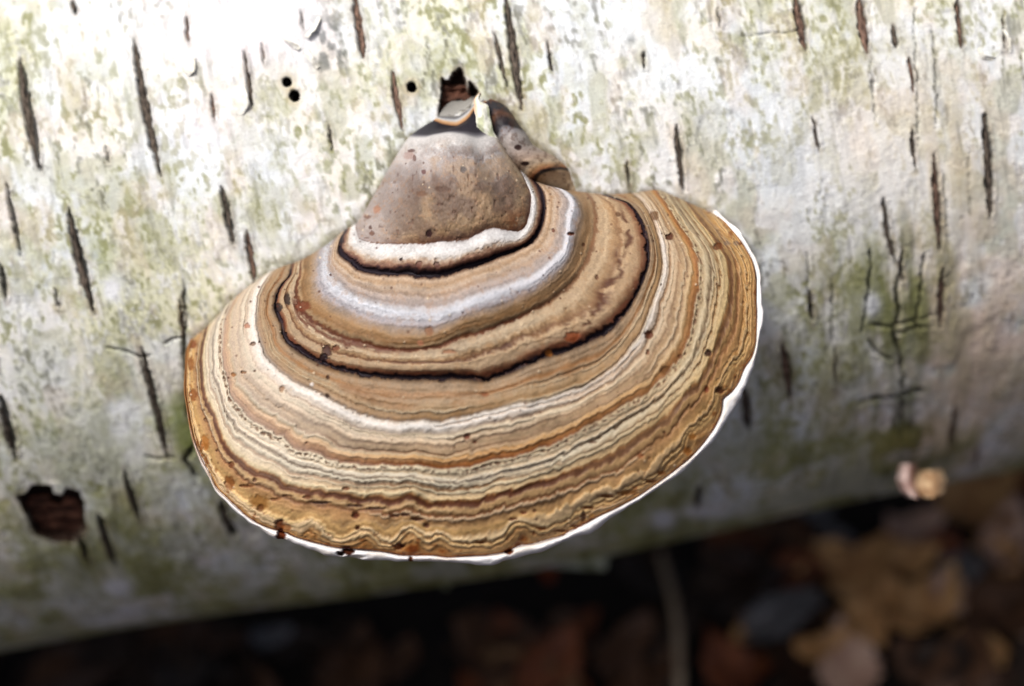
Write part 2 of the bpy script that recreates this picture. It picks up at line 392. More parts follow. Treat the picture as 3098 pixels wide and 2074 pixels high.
# bore holes and rotten pits
for (x, y, r_) in HOLES:
    d = np.hypot(PX-x, (PY-y)*0.92); ins = sstep(1.0, -1.5, d-r_)
    h -= 0.007*ins; k = (sstep(3, -1, d-r_))[..., None]
    ring = np.exp(-((d-r_-6)/6)**2)[..., None]*0.35
    col = col*(1-ring)+lin((200, 180, 140))*ring; col = col*(1-k)+lin((24, 18, 14))*k
for pts, dep in ((BIGPIT, 0.007), (SQPIT, 0.006), (TRIPIT, 0.006)):
    p = np.asarray(pts, float); x0, y0 = p.min(0)-60; x1, y1 = p.max(0)+60
    idx = np.where((PX > x0) & (PX < x1) & (PY > y0) & (PY < y1)); qx, qy = PX[idx], PY[idx]
    sd = poly_sd(qx+5*(fbm(qx/9, qy/9, 60, 2)-.5), qy+5*(fbm(qx/9, qy/9, 61, 2)-.5), pts)
    ins = sstep(-0.5, 2.0, sd); h[idx] -= dep*ins; ins = sstep(-5.0, -1.0, sd)
    rim = np.exp(-((sd+5)/5.0)**2)*0.15
    c = col[idx]; c = c*(1-rim[:, None])+lin((216, 190, 168))*rim[:, None]
    col[idx] = c*(1-ins[:, None])+lin((40, 26, 19))*ins[:, None]
# damp dirt and algae where the bracket grows out of the bark
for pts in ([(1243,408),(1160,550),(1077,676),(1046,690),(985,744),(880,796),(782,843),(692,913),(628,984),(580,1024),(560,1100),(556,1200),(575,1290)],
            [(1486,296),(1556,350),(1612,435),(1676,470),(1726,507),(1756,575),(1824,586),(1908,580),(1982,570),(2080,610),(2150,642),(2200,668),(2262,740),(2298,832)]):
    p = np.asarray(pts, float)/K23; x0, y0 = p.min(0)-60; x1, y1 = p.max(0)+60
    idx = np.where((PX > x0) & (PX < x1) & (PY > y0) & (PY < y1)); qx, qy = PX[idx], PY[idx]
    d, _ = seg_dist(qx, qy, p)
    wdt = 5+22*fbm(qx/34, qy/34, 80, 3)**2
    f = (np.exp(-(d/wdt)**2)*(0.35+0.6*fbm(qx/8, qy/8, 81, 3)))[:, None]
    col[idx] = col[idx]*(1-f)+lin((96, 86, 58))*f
# random lenticels on the parts of the trunk outside the picture
far = (~front) | (PX < -40) | (PX > 2380) | (PY < -40) | (PY > 1600)
cells = vn(U*60, V*9, 70); lf = sstep(0.80, 0.86, cells*0.8+0.2*streak)*far
col = col*(1-0.8*lf[..., None])+lin((50, 44, 40))*0.8*lf[..., None]; h = h-0.001*lf

log = empty('birch_log', (0, 0, ZC-R))
tag(log, 'fallen white birch log with dark slits carrying the banded bracket fungus', 'log')
bark = grid_mesh('bark', np.transpose(log_point(U, T, h), (1, 0, 2)), np.transpose(col, (1, 0, 2)), M_bark, closed_u=True, flip=True)
adopt(bark, log)
HGRID = h
for sx in (-1, 1):          # sawn ends with growth rings as shallow relief
    rr = np.linspace(0.001, R-0.001, 40); aa = np.linspace(0, 2*np.pi, 73)
    RR, AA = np.meshgrid(rr, aa, indexing='ij')
    x = sx*(uall[-1]-0.002+0.0015*np.sin(RR*500)+0.004*(vn(RR*60, AA*3, 5)-.5))
    o = grid_mesh('sawn_end', np.stack([x, -RR*np.cos(AA), ZC+RR*np.sin(AA)], -1), mat=M_end, flip=(sx > 0)); adopt(o, log)

# lenticel corks: one low ridge of dark cork in each slit
for pts, w, br in LENT:
    n, mcr = 28, 7
    pp = poly_resample(pts, n, np.linspace(0.01, 0.99, n)); tg = np.gradient(pp, axis=0); tg /= np.linalg.norm(tg, axis=1, keepdims=True)
    nn = np.stack([-tg[:, 1], tg[:, 0]], -1); hw = lens_w(np.linspace(0.01, 0.99, n), w)*0.80
    cr = np.linspace(-1, 1, mcr)
    rag = 1+1.0*(vn(np.arange(n)[:, None]*0.7+w, cr[None]*1.5+pts[0][0], 77)-0.5)
    q = pp[:, None, :]+nn[:, None, :]*(hw[:, None]*cr[None]*rag)[..., None]
    hz = -0.0013+0.0009*(1-cr[None]**2)*(0.3+1.0*vn(np.arange(n)[:, None]*0.55+pts[0][1], cr[None]*2, 78))
    Pq = on_log(q[..., 0]*K23, q[..., 1]*K23, hz+0.0)
    hb = log_bend(Pq[..., 0]); Pq = on_log(q[..., 0]*K23, q[..., 1]*K23, hz+hb)
    o = grid_mesh('lenticel', Pq, mat=(M_lent_b if br else M_lent), flip=False); adopt(o, log)

def tube_cup(name, px, py, r_px, depth, mat):
    c = on_log(np.array(px*K23), np.array(py*K23), 0.0); hb = float(log_bend(c[0]))
    nrm = np.array([0, c[1], c[2]-ZC]); nrm /= np.linalg.norm(nrm); e1 = np.array([1.0, 0, 0]); e2 = np.cross(nrm, e1)
    r = r_px*K23*np.linalg.norm(c-CAM)/FPX
    prof = [(1.12, 0.0), (1.0, -0.0007), (0.98, -depth*0.5), (0.9, -depth), (0.02, -depth*1.05)]
    aa = np.linspace(0, 2*np.pi, 21)
    P = np.array([[c+nrm*(hb+z-0.0002)+(e1*math.cos(t)+e2*math.sin(t))*r*q for t in aa] for q, z in prof])
    return adopt(grid_mesh(name, P, mat=mat), log)
for (x, y, r_) in HOLES: tube_cup('insect_hole', x, y, r_*0.97, 0.0062, M_hole)

def pit_floor(pts, depth, seed):
    pts = np.asarray(pts, float); c = pts.mean(0); n = 72; ring = poly_resample(np.vstack([pts, pts[:1]]), n)
    rr = np.linspace(0.02, 0.98, 26)
    q = c+(ring-c)[None]*rr[:, None, None]
    hz = -depth+0.0022*(fbm(q[..., 0]/26, q[..., 1]/9, seed, 4)-0.45)+0.0007*np.sin(q[..., 1]/4.0+3*vn(q[..., 0]/15, q[..., 1]/15, seed))
    Pq = on_log(q[..., 0]*K23, q[..., 1]*K23, 0*hz); Pq = on_log(q[..., 0]*K23, q[..., 1]*K23, hz+log_bend(Pq[..., 0]))
    return adopt(grid_mesh('exposed_wood', Pq, mat=M_wood), log)
pit_floor(BIGPIT, 0.0052, 3); pit_floor([(1010,192),(1063,192),(1072,212),(1086,224),(1070,250),(1036,262),(1008,262)], 0.0042, 4)

# ------------------------------------------------------------------ bracket fungus: growth rings traced on the photograph
RING = [
 [(1330,342),(1345,322),(1362,308),(1392,297),(1430,290),(1462,292),(1480,300)],
 [(1308,361),(1325,368),(1341,374),(1377,379),(1405,366),(1420,352),(1432,334),(1448,318),(1466,310),(1484,306)],
 [(1240,409),(1262,411),(1285,411),(1316,405),(1364,398),(1402,402),(1444,411),(1475,402),(1490,388),(1494,372)],
 [(1076,676),(1084,718),(1116,731),(1157,737),(1192,735),(1227,737),(1269,737),(1332,732),(1396,726),(1444,710),(1475,694),(1500,689),(1538,696),(1566,699),(1587,686),(1598,658),(1605,622),(1606,595),(1594,556),(1566,500)],
 [(1046,692),(1030,728),(1026,754),(1035,770),(1062,790),(1087,810),(1141,822),(1205,825),(1237,822),(1269,830),(1301,830),(1348,824),(1412,804),(1476,786),(1500,775),(1551,758),(1589,740),(1620,714),(1635,684),(1643,653),(1645,622),(1640,589),(1628,561),(1606,536)],
 [(1000,730),(984,770),(984,815),(1000,850),(1040,885),(1090,915),(1150,935),(1230,948),(1310,950),(1370,935),(1430,910),(1500,887),(1551,870),(1615,844),(1666,801),(1706,757),(1716,717),(1722,653),(1732,618),(1720,588),(1692,569),(1655,563)],
 [(912,784),(906,830),(896,870),(902,907),(913,936),(959,976),(1017,1011),(1074,1028),(1131,1045),(1218,1057),(1304,1051),(1378,1023),(1450,1003),(1515,982),(1600,945),(1690,890),(1750,830),(1785,760),(1800,690),(1800,640),(1790,605),(1772,580)],
 [(886,794),(877,831),(854,859),(838,887),(833,925),(845,955),(856,984),(858,1010),(875,1032),(905,1058),(940,1080),(975,1095),(1010,1110),(1060,1122),(1110,1130),(1177,1136),(1228,1140),(1305,1138),(1407,1138),(1459,1146),(1510,1131),(1561,1113),(1612,1088),(1660,1068),(1726,1047),(1777,1026),(1828,1000),(1888,945),(1914,904),(1942,845),(1958,793),(1960,750),(1952,704),(1937,665),(1917,635),(1893,611),(1865,601),(1824,586)],
 [(828,815),(800,850),(780,900),(776,965),(787,1022),(810,1080),(844,1120),(902,1160),(976,1194),(1045,1229),(1103,1253),(1189,1270),(1304,1273),(1395,1264),(1433,1250),(1510,1233),(1587,1216),(1650,1207),(1700,1192),(1764,1164),(1828,1128),(1879,1085),(1915,1035),(1950,975),(1973,905),(1993,857),(2003,806),(1998,750),(1985,700),(1965,645),(1940,608),(1908,582)],
 [(715,895),(690,945),(676,1000),(676,1060),(688,1125),(700,1184),(731,1231),(756,1256),(795,1284),(846,1315),(910,1351),(961,1368),(1012,1385),(1100,1397),(1202,1400),(1279,1405),(1356,1415),(1420,1404),(1484,1388),(1561,1374),(1638,1352),(1700,1323),(1764,1292),(1828,1256),(1892,1220),(1943,1190),(1995,1149),(2025,1113),(2059,1064),(2083,1010),(2095,950),(2108,857),(2112,806),(2100,755),(2070,704),(2045,668),(2019,625),(1982,572)],
 [(628,984),(612,1040),(607,1100),(610,1154),(620,1213),(643,1264),(667,1320),(700,1375),(725,1401),(756,1424),(807,1442),(859,1470),(910,1487),(961,1491),(1012,1499),(1064,1506),(1100,1515),(1164,1510),(1202,1509),(1241,1505),(1279,1519),(1331,1527),(1395,1524),(1484,1509),(1561,1488),(1638,1465),(1700,1448),(1777,1414),(1841,1388),(1892,1355),(1931,1325),(1966,1302),(2007,1277),(2035,1246),(2067,1210),(2102,1174),(2136,1128),(2158,1077),(2185,1020),(2205,934),(2211,857),(2205,793),(2180,742),(2150,698),(2115,656),(2080,610)],
 [(580,1024),(566,1060),(563,1108),(560,1167),(567,1231),(574,1272),(585,1320),(599,1362),(612,1390),(634,1432),(653,1473),(689,1508),(733,1550),(771,1578),(820,1599),(856,1608),(897,1625),(961,1643),(1025,1657),(1064,1660),(1100,1662),(1164,1669),(1228,1680),(1305,1679),(1356,1686),(1407,1683),(1472,1680),(1523,1672),(1561,1655),(1612,1646),(1700,1622),(1751,1596),(1802,1566),(1854,1542),(1931,1501),(1995,1458),(2059,1409),(2100,1373),(2136,1330),(2172,1274),(2184,1240),(2186,1208),(2212,1186),(2233,1159),(2251,1115),(2276,1077),(2287,1026),(2289,950),(2287,900),(2288,850),(2278,795),(2258,755),(2237,722),(2211,691),(2186,664),(2150,640)],
 [(572,1020),(557,1060),(554,1108),(551,1167),(558,1235),(565,1276),(577,1325),(594,1370),(607,1400),(632,1445),(649,1480),(677,1516),(725,1562),(756,1587),(785,1597),(825,1622),(859,1633),(897,1652),(948,1668),(1002,1678),(1051,1682),(1100,1688),(1126,1691),(1190,1696),(1279,1702),(1343,1701),(1433,1708),(1497,1701),(1561,1686),(1625,1668),(1700,1640),(1751,1622),(1828,1581),(1905,1532),(1969,1493),(2059,1429),(2097,1394),(2141,1350),(2174,1307),(2212,1241),(2251,1174),(2271,1123),(2289,1067),(2299,1020),(2309,950),(2308,896),(2299,832),(2285,780),(2265,740),(2239,702),(2198,666),(2160,630)],
]
NS = 900
s_u = np.linspace(0, 1, NS); sp = 0.6*s_u+0.4*(0.5-0.5*np.cos(np.pi*s_u))
rings = np.stack([poly_resample(r, NS, sp) for r in RING])       # (13, NS, 2)
# light smoothing along each ring so the traced corners do not facet
def smooth_ring(r, k):
    w = np.hanning(2*k+3)[1:-1]; w /= w.sum(); e = np.pad(r, ((k, k), (0, 0)), mode='reflect', reflect_type='odd')
    return np.stack([np.convolve(e[:, i], w, 'valid') for i in (0, 1)], -1)
rings = np.stack([smooth_ring(r, 4) for r in rings])
gap = np.array([np.percentile(np.linalg.norm(rings[i+1]-rings[i], axis=1), 80) for i in range(11)])
NT = 560
cum = np.r_[0, np.cumsum(gap)]; tt = np.interp(np.linspace(0, cum[-1], NT), cum, np.arange(12.0))
HT = [0, .5, 1, 1.5, 2, 2.3, 2.6, 2.85, 3.0, 3.06, 3.4, 3.75, 4.0, 4.2, 4.6, 5.0, 5.4, 5.8, 6.0, 6.3, 6.8, 7.0, 7.2, 7.7, 8, 8.5, 9, 9.3, 9.6, 10, 10.5, 10.85, 11, 12]
HV = [.0005, .004, .008, .014, .021, .0345, .0440, .0470, .0462, .0482, .0520, .0530, .0512, .0545, .0625, .0680, .0705, .0712, .0708, .0728, .0752, .0745, .0765, .0805, .083, .0862, .089, .0905, .092, .0938, .0955, .0958, .0950, .0920]
def Hof(t): return pchip(HT, HV, t)
def gof(s): return np.clip(np.sin(np.pi*np.clip(s, 0, 1)), 0, 1)**0.55
uniq_s = sp[None, :]; tg = tt[:, None]
SS, TT = np.meshgrid(sp, tt)
xy = pchip(np.arange(13.0), rings, tt)
XP, YP = xy[..., 0], xy[..., 1]
g = gof(SS); hh = pchip(HT, HV, tt)[:, None]*g
# wavy warp of the growth bands
aw = SS*4.0*(0.25+TT/11.0)                                     # roughly arc length
late = sstep(7.2, 10.0, TT)
wv = (0.10*(fbm(aw*9, TT*0.9, 11, 3)-0.5) + 0.11*(fbm(aw*26, TT*2.2, 12, 3)-0.5)*late
      + 0.05*(fbm(aw*60, TT*6, 13, 2)-0.5))
# scallops near the front edge
scal = sstep(10.3, 10.55, TT)*sstep(10.95, 10.75, TT)
sc_c = [(0.275,.010,.16),(0.305,.011,-.14),(0.335,.010,.15),(0.362,.012,-.1),(0.385,.014,.22),(0.418,.010,.2),(0.505,.013,.2),(0.30,.02,.05),(0.72,.014,.16),(0.66,.012,-.1),(0.80,.015,.15)]
sw = sum(am*np.exp(-((SS-c)/w)**2) for c, w, am in sc_c)
TW = TT+wv*np.clip(TT-2.2, 0, 1)+sw*scal
# keep the strongest traced lines where they were traced
TW = TW+0.035*(fbm(SS*70, TT*0, 18, 3)-0.5)*np.exp(-((TT-3.0)/.08)**2)
for k, ww in ((4, .22), (7, .2), (11, .12)):
    f = np.exp(-((TT-k)/ww)**2); TW = TW*(1-f)+(TT+(TW-TT)*0.30)*f

CC = [(0,(140,136,130)),(.5,(176,172,166)),(.62,(96,94,96)),(.72,(200,200,202)),(.84,(206,170,130)),(.97,(176,130,92)),(1.04,(40,36,44)),(1.4,(44,40,50)),(1.90,(58,53,62)),
 (1.99,(120,116,122)),(2.06,(210,205,203)),(2.2,(210,205,203)),(2.32,(176,168,166)),(2.45,(156,144,138)),(2.6,(146,127,110)),(2.75,(156,134,110)),(2.88,(158,130,100)),(2.955,(128,94,68)),(2.985,(104,70,52)),
 (3.02,(214,209,208)),(3.2,(222,218,216)),(3.36,(214,206,200)),(3.50,(192,170,150)),(3.66,(160,126,104)),(3.82,(108,74,66)),(3.93,(44,30,42)),(4.05,(42,30,42)),(4.10,(140,112,92)),
 (4.17,(196,172,150)),(4.3,(180,152,124)),(4.42,(194,174,156)),(4.52,(176,152,132)),(4.64,(186,170,160)),(4.78,(170,156,150)),(4.90,(200,196,198)),(5.0,(204,204,210)),(5.14,(190,187,191)),(5.28,(174,166,168)),(5.42,(168,148,132)),
 (5.6,(162,132,98)),(5.78,(152,116,78)),(5.9,(170,144,112)),(5.97,(120,76,50)),(6.04,(112,66,42)),(6.10,(186,164,138)),(6.28,(192,172,146)),(6.40,(176,146,112)),(6.5,(122,84,58)),(6.56,(190,164,134)),(6.74,(176,152,124)),(6.86,(148,104,76)),(6.93,(92,58,48)),
 (6.965,(34,25,40)),(7.05,(36,27,38)),(7.10,(112,92,74)),(7.2,(164,140,114)),(7.36,(168,142,114)),(7.46,(162,118,76)),(7.55,(172,148,120)),(7.74,(174,148,116)),(7.92,(156,124,86)),(7.99,(118,98,82)),(8.04,(210,200,190)),
 (8.13,(236,230,224)),(8.24,(214,200,186)),(8.30,(148,124,104)),(8.36,(206,188,166)),(8.48,(196,174,148)),(8.54,(146,120,96)),(8.60,(192,166,134)),(8.70,(158,130,104)),(8.76,(198,174,142)),(8.82,(188,150,100)),(8.89,(176,124,70)),(8.99,(144,90,44)),(9.03,(122,80,50)),
 (9.07,(206,192,166)),(9.18,(200,184,158)),(9.28,(220,210,190)),(9.36,(200,186,166)),(9.43,(104,90,80)),(9.47,(218,208,188)),(9.56,(196,182,158)),(9.62,(146,108,72)),(9.68,(216,200,170)),(9.78,(204,184,152)),(9.86,(228,208,168)),(9.92,(166,118,72)),
 (9.96,(104,64,42)),(10.05,(110,68,46)),(10.09,(176,144,104)),(10.16,(188,156,114)),(10.21,(136,96,66)),(10.28,(174,138,98)),(10.36,(184,150,108)),(10.46,(200,168,118)),(10.55,(190,156,108)),(10.62,(226,202,154)),(10.66,(180,146,104)),(10.71,(222,194,144)),(10.76,(176,142,100)),
 (10.86,(188,154,108)),(10.92,(178,138,88)),(10.96,(150,92,38)),(11.0,(132,72,26))]
tk = np.array([c[0] for c in CC]); ck = np.stack([lin(c[1]) for c in CC])
def ramp(t): return np.stack([np.interp(t, tk, ck[:, i]) for i in range(3)], -1)
rag = sstep(3.3, 3.5, TT)*sstep(3.95, 3.8, TT); TW = TW+0.26*(fbm(XP/13, YP/13, 19, 3)-0.5)*rag+0.10*(fbm(XP/10, YP/10, 20, 3)-0.5)*sstep(4.1, 4.3, TT)*sstep(6.9, 6.6, TT)
cc = ramp(TW)
# thin repeated growth lines, each fading along its length
def lines(freq, seed, along): return vn(TW*freq, SS*along, seed)
fl = 0.6*lines(13, 101, 5)+0.4*lines(30, 102, 8)
amp = 0.10+0.20*sstep(7.1, 8.6, TT)+0.26*sstep(4.1, 4.4, TT)*sstep(6.9, 6.6, TT)
bold = 1-0.8*np.exp(-((TW-8.93)/0.10)**2)-0.7*np.exp(-((TW-10.0)/0.10)**2)
dl = sstep(0.62, 0.80, lines(17, 103, 6))*sstep(7.15, 7.6, TT)*bold
ll = sstep(0.64, 0.82, lines(15, 104, 5))*sstep(7.15, 7.9, TT)*bold
cc = cc*(1+amp*(fl-0.5)*1.3)[..., None]
cc = cc*(1-0.27*dl[..., None]*np.array([0.7, 1.0, 1.25]))
cc = cc*(1-0.35*ll[..., None])+lin((236, 224, 198))*0.35*ll[..., None]
cc = cc*np.array([0.965, 1.0, 1.0])
gran = fbm(XP/5.5, YP/5.5, 106, 2); blot = fbm(XP/26, YP/26, 107, 3)
cc = cc*(1+(0.34*(gran-0.5)+0.46*(blot-0.5))*sstep(2.0, 2.2, TT))[..., None]
cc = mixc(cc, (142, 108, 70), sstep(0.54, 0.70, 0.6*blot+0.4*gran)*0.38*sstep(4.15, 4.4, TT)*(1-0.6*sstep(8, 8.3, TT)))
# left flank is chalkier, right flank more ochre
leftw = sstep(0.42, 0.16, SS)*sstep(7.6, 8.2, TT)*sstep(10.1, 9.6, TT)
cc = cc*(1-0.38*leftw[..., None])+lin((232, 222, 208))*0.38*leftw[..., None]*(0.75+0.5*fl)[..., None]
rw = sstep(0.58, 0.80, SS)*sstep(8.6, 9.4, TT)
cc = mixc(cc, (172, 144, 108), 0.30*sstep(0.5, 0.7, SS)*sstep(7.3, 8.0, TT)*(0.6+0.8*blot))
cc = cc*(1-rw[..., None]*np.array([0.08, 0.12, 0.22]))
mw = sstep(10.0, 10.4, TT); cc = cc*(1-mw[..., None]*np.array([-0.05, 0.0, 0.03]))
# right side of the upper bulge: tan rather than white-grey
rb = sstep(0.60, 0.78, SS)*sstep(5.15, 5.5, TT)*sstep(7.0, 6.8, TT)
cc = cc*(1-0.35*rb[..., None])+lin((178, 150, 116))*0.35*rb[..., None]
wht = sstep(0.56, 0.66, SS)*np.exp(-((TT-5.0)/0.10)**2)
cc = cc*(1-0.65*wht[..., None])+lin((226, 225, 228))*0.65*wht[..., None]
# black lines: ragged, fading out here and there
def blackline(t0, w, seed, keep, colr=(36, 26, 38)):
    c0 = t0+0.10*(fbm(SS*20, SS*0, seed, 3)-0.5)+0.14*(fbm(SS*85, SS*0, seed+9, 3)-0.5)
    ww = w*(0.35+1.3*fbm(SS*34, TT*0, seed+3, 3))+0.08*(fbm(XP/7, YP/7, seed+5, 2)-0.5)
    return sstep(1.25, 0.65, np.abs(TT-c0)/np.maximum(ww, 0.004))*keep
# mottled, pitted cone
cone = sstep(2.05, 2.35, TT)*sstep(3.0, 2.97, TT)
X3, Y3 = XP/9.0, YP/9.0
mot = fbm(X3*0.5, Y3*0.5, 120, 4); mot2 = fbm(X3*1.2, Y3*1.2, 121, 3)
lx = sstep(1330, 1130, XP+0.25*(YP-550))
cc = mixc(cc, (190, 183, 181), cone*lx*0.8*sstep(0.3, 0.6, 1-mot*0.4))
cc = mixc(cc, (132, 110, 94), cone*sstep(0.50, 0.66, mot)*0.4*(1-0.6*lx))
cc = mixc(cc, (188, 152, 118), cone*sstep(0.60, 0.72, mot2)*0.4)
cc = mixc(cc, (222, 218, 216), cone*np.exp(-(((XP-1250)/110)**2+((YP-480-0.12*(XP-1250))/42)**2))*0.55)  # soft grey-white highlight painted into the colour, upper left of the cone
cc = mixc(cc, (120, 92, 72), cone*np.exp(-(((XP-1400)/150)**2+((YP-560)/60)**2))*0.35*(0.5+mot))
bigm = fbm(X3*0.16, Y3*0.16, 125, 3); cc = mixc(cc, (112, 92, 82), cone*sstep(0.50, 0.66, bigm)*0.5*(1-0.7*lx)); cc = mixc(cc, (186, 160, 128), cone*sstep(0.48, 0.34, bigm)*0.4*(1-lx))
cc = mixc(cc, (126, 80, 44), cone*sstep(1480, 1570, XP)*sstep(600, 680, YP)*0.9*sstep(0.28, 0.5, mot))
cc = mixc(cc, (206, 190, 164), cone*sstep(0.885, 0.93, SS)*0.6)
cc = mixc(cc, (98, 64, 46), cone*sstep(2.86, 2.98, TT+0.10*(fbm(XP/12, YP/12, 126, 3)-0.5))*0.65*sstep(1120, 1300, XP))
pits = sstep(0.86, 0.94, vn(X3*0.8, Y3*0.8, 122))*cone
cc = mixc(cc, (104, 72, 60), pits*0.45)
# rusty crust on the rim and specks
rust = sstep(0.50, 0.64, fbm(XP/16, YP/16, 130, 4)+0.34*sstep(10.86, 10.98, TT)+0.09*sstep(0.30, 0.10, SS)*sstep(10.2, 10.6, TT)+0.05*sstep(.66,.8,SS)-0.20)*sstep(10.25, 10.75, TT)
cc = mixc(cc, (142, 84, 26), rust*0.75)
rust2 = sstep(0.60, 0.72, fbm(XP/9, YP/9, 131, 3))*rust; cc = mixc(cc, (92, 46, 16), rust2*0.7)
ln9 = np.exp(-((TW-9.10-0.05*vn(SS*15, 0*SS, 8))/0.05)**2)*sstep(0.5, 0.72, fbm(XP/7, YP/7, 133, 2)+0.12*vn(SS*9, TT*0, 15)); cc = mixc(cc, (98, 58, 34), ln9*0.85)
oc = sstep(0.55, 0.75, fbm(SS*14, TT*5, 134, 3))*sstep(7.2, 7.4, TT)*sstep(7.9, 7.5, TT); cc = mixc(cc, (152, 106, 62), oc*0.5)
blk = blackline(4.0, 0.085, 201, sstep(0.03, 0.08, SS)*sstep(0.99, 0.96, SS)*(0.9-0.5*sstep(.86, .93, SS)))
cc = mixc(cc, (40, 27, 40), blk*0.95)
blk2 = blackline(7.0, 0.066, 211, (0.95-0.75*np.exp(-((SS-0.115)/0.012)**2))*sstep(0.0, 0.02, SS))
cc = mixc(cc, (128, 84, 60), np.exp(-((TT-6.90)/0.13)**2)*sstep(0.35, 0.6, fbm(XP/12, YP/12, 222, 3))*0.6); cc = mixc(cc, (42, 28, 40), blk2)
edge = sstep(0.10, 0.02, np.abs(TT-6.90))*sstep(0.4, 0.6, fbm(SS*60, TT*10, 214, 2)); cc = mixc(cc, (120, 66, 44), edge*0.5*(1-blk2))
# inner dark seam that leaves the black line on both sides
seamL = np.exp(-((TT-6.05-0.12*np.sin(SS*9)-0.12*(fbm(SS*70, TT*0, 218, 3)-.5))/(0.06+0.12*vn(SS*28, TT*0, 219)))**2)*sstep(0.06, 0.10, SS)*sstep(0.42, 0.30, SS)
cc = mixc(cc, (104, 54, 34), seamL*0.85*sstep(0.35, 0.55, fbm(SS*50, TT*14, 215, 3)+0.1))
seamR = np.exp(-((TT-6.60-0.08*np.sin(SS*21)-0.20*(fbm(SS*60, TT*0, 220, 3)-.5))/(0.02+0.07*vn(SS*34, TT*0, 221)))**2)*sstep(0.60, 0.66, SS)*sstep(0.97, 0.92, SS)
cc = mixc(cc, (92, 54, 36), seamR*0.9*sstep(0.36, 0.52, fbm(SS*46, TT*8, 216, 3)+0.03))
seamC = np.exp(-((TT-6.52-0.05*np.sin(SS*30))/0.035)**2)*sstep(0.30, 0.36, SS)*sstep(0.60, 0.55, SS)
cc = mixc(cc, (84, 50, 44), seamC*0.8*sstep(0.35, 0.5, fbm(SS*36, TT*8, 217, 3)))
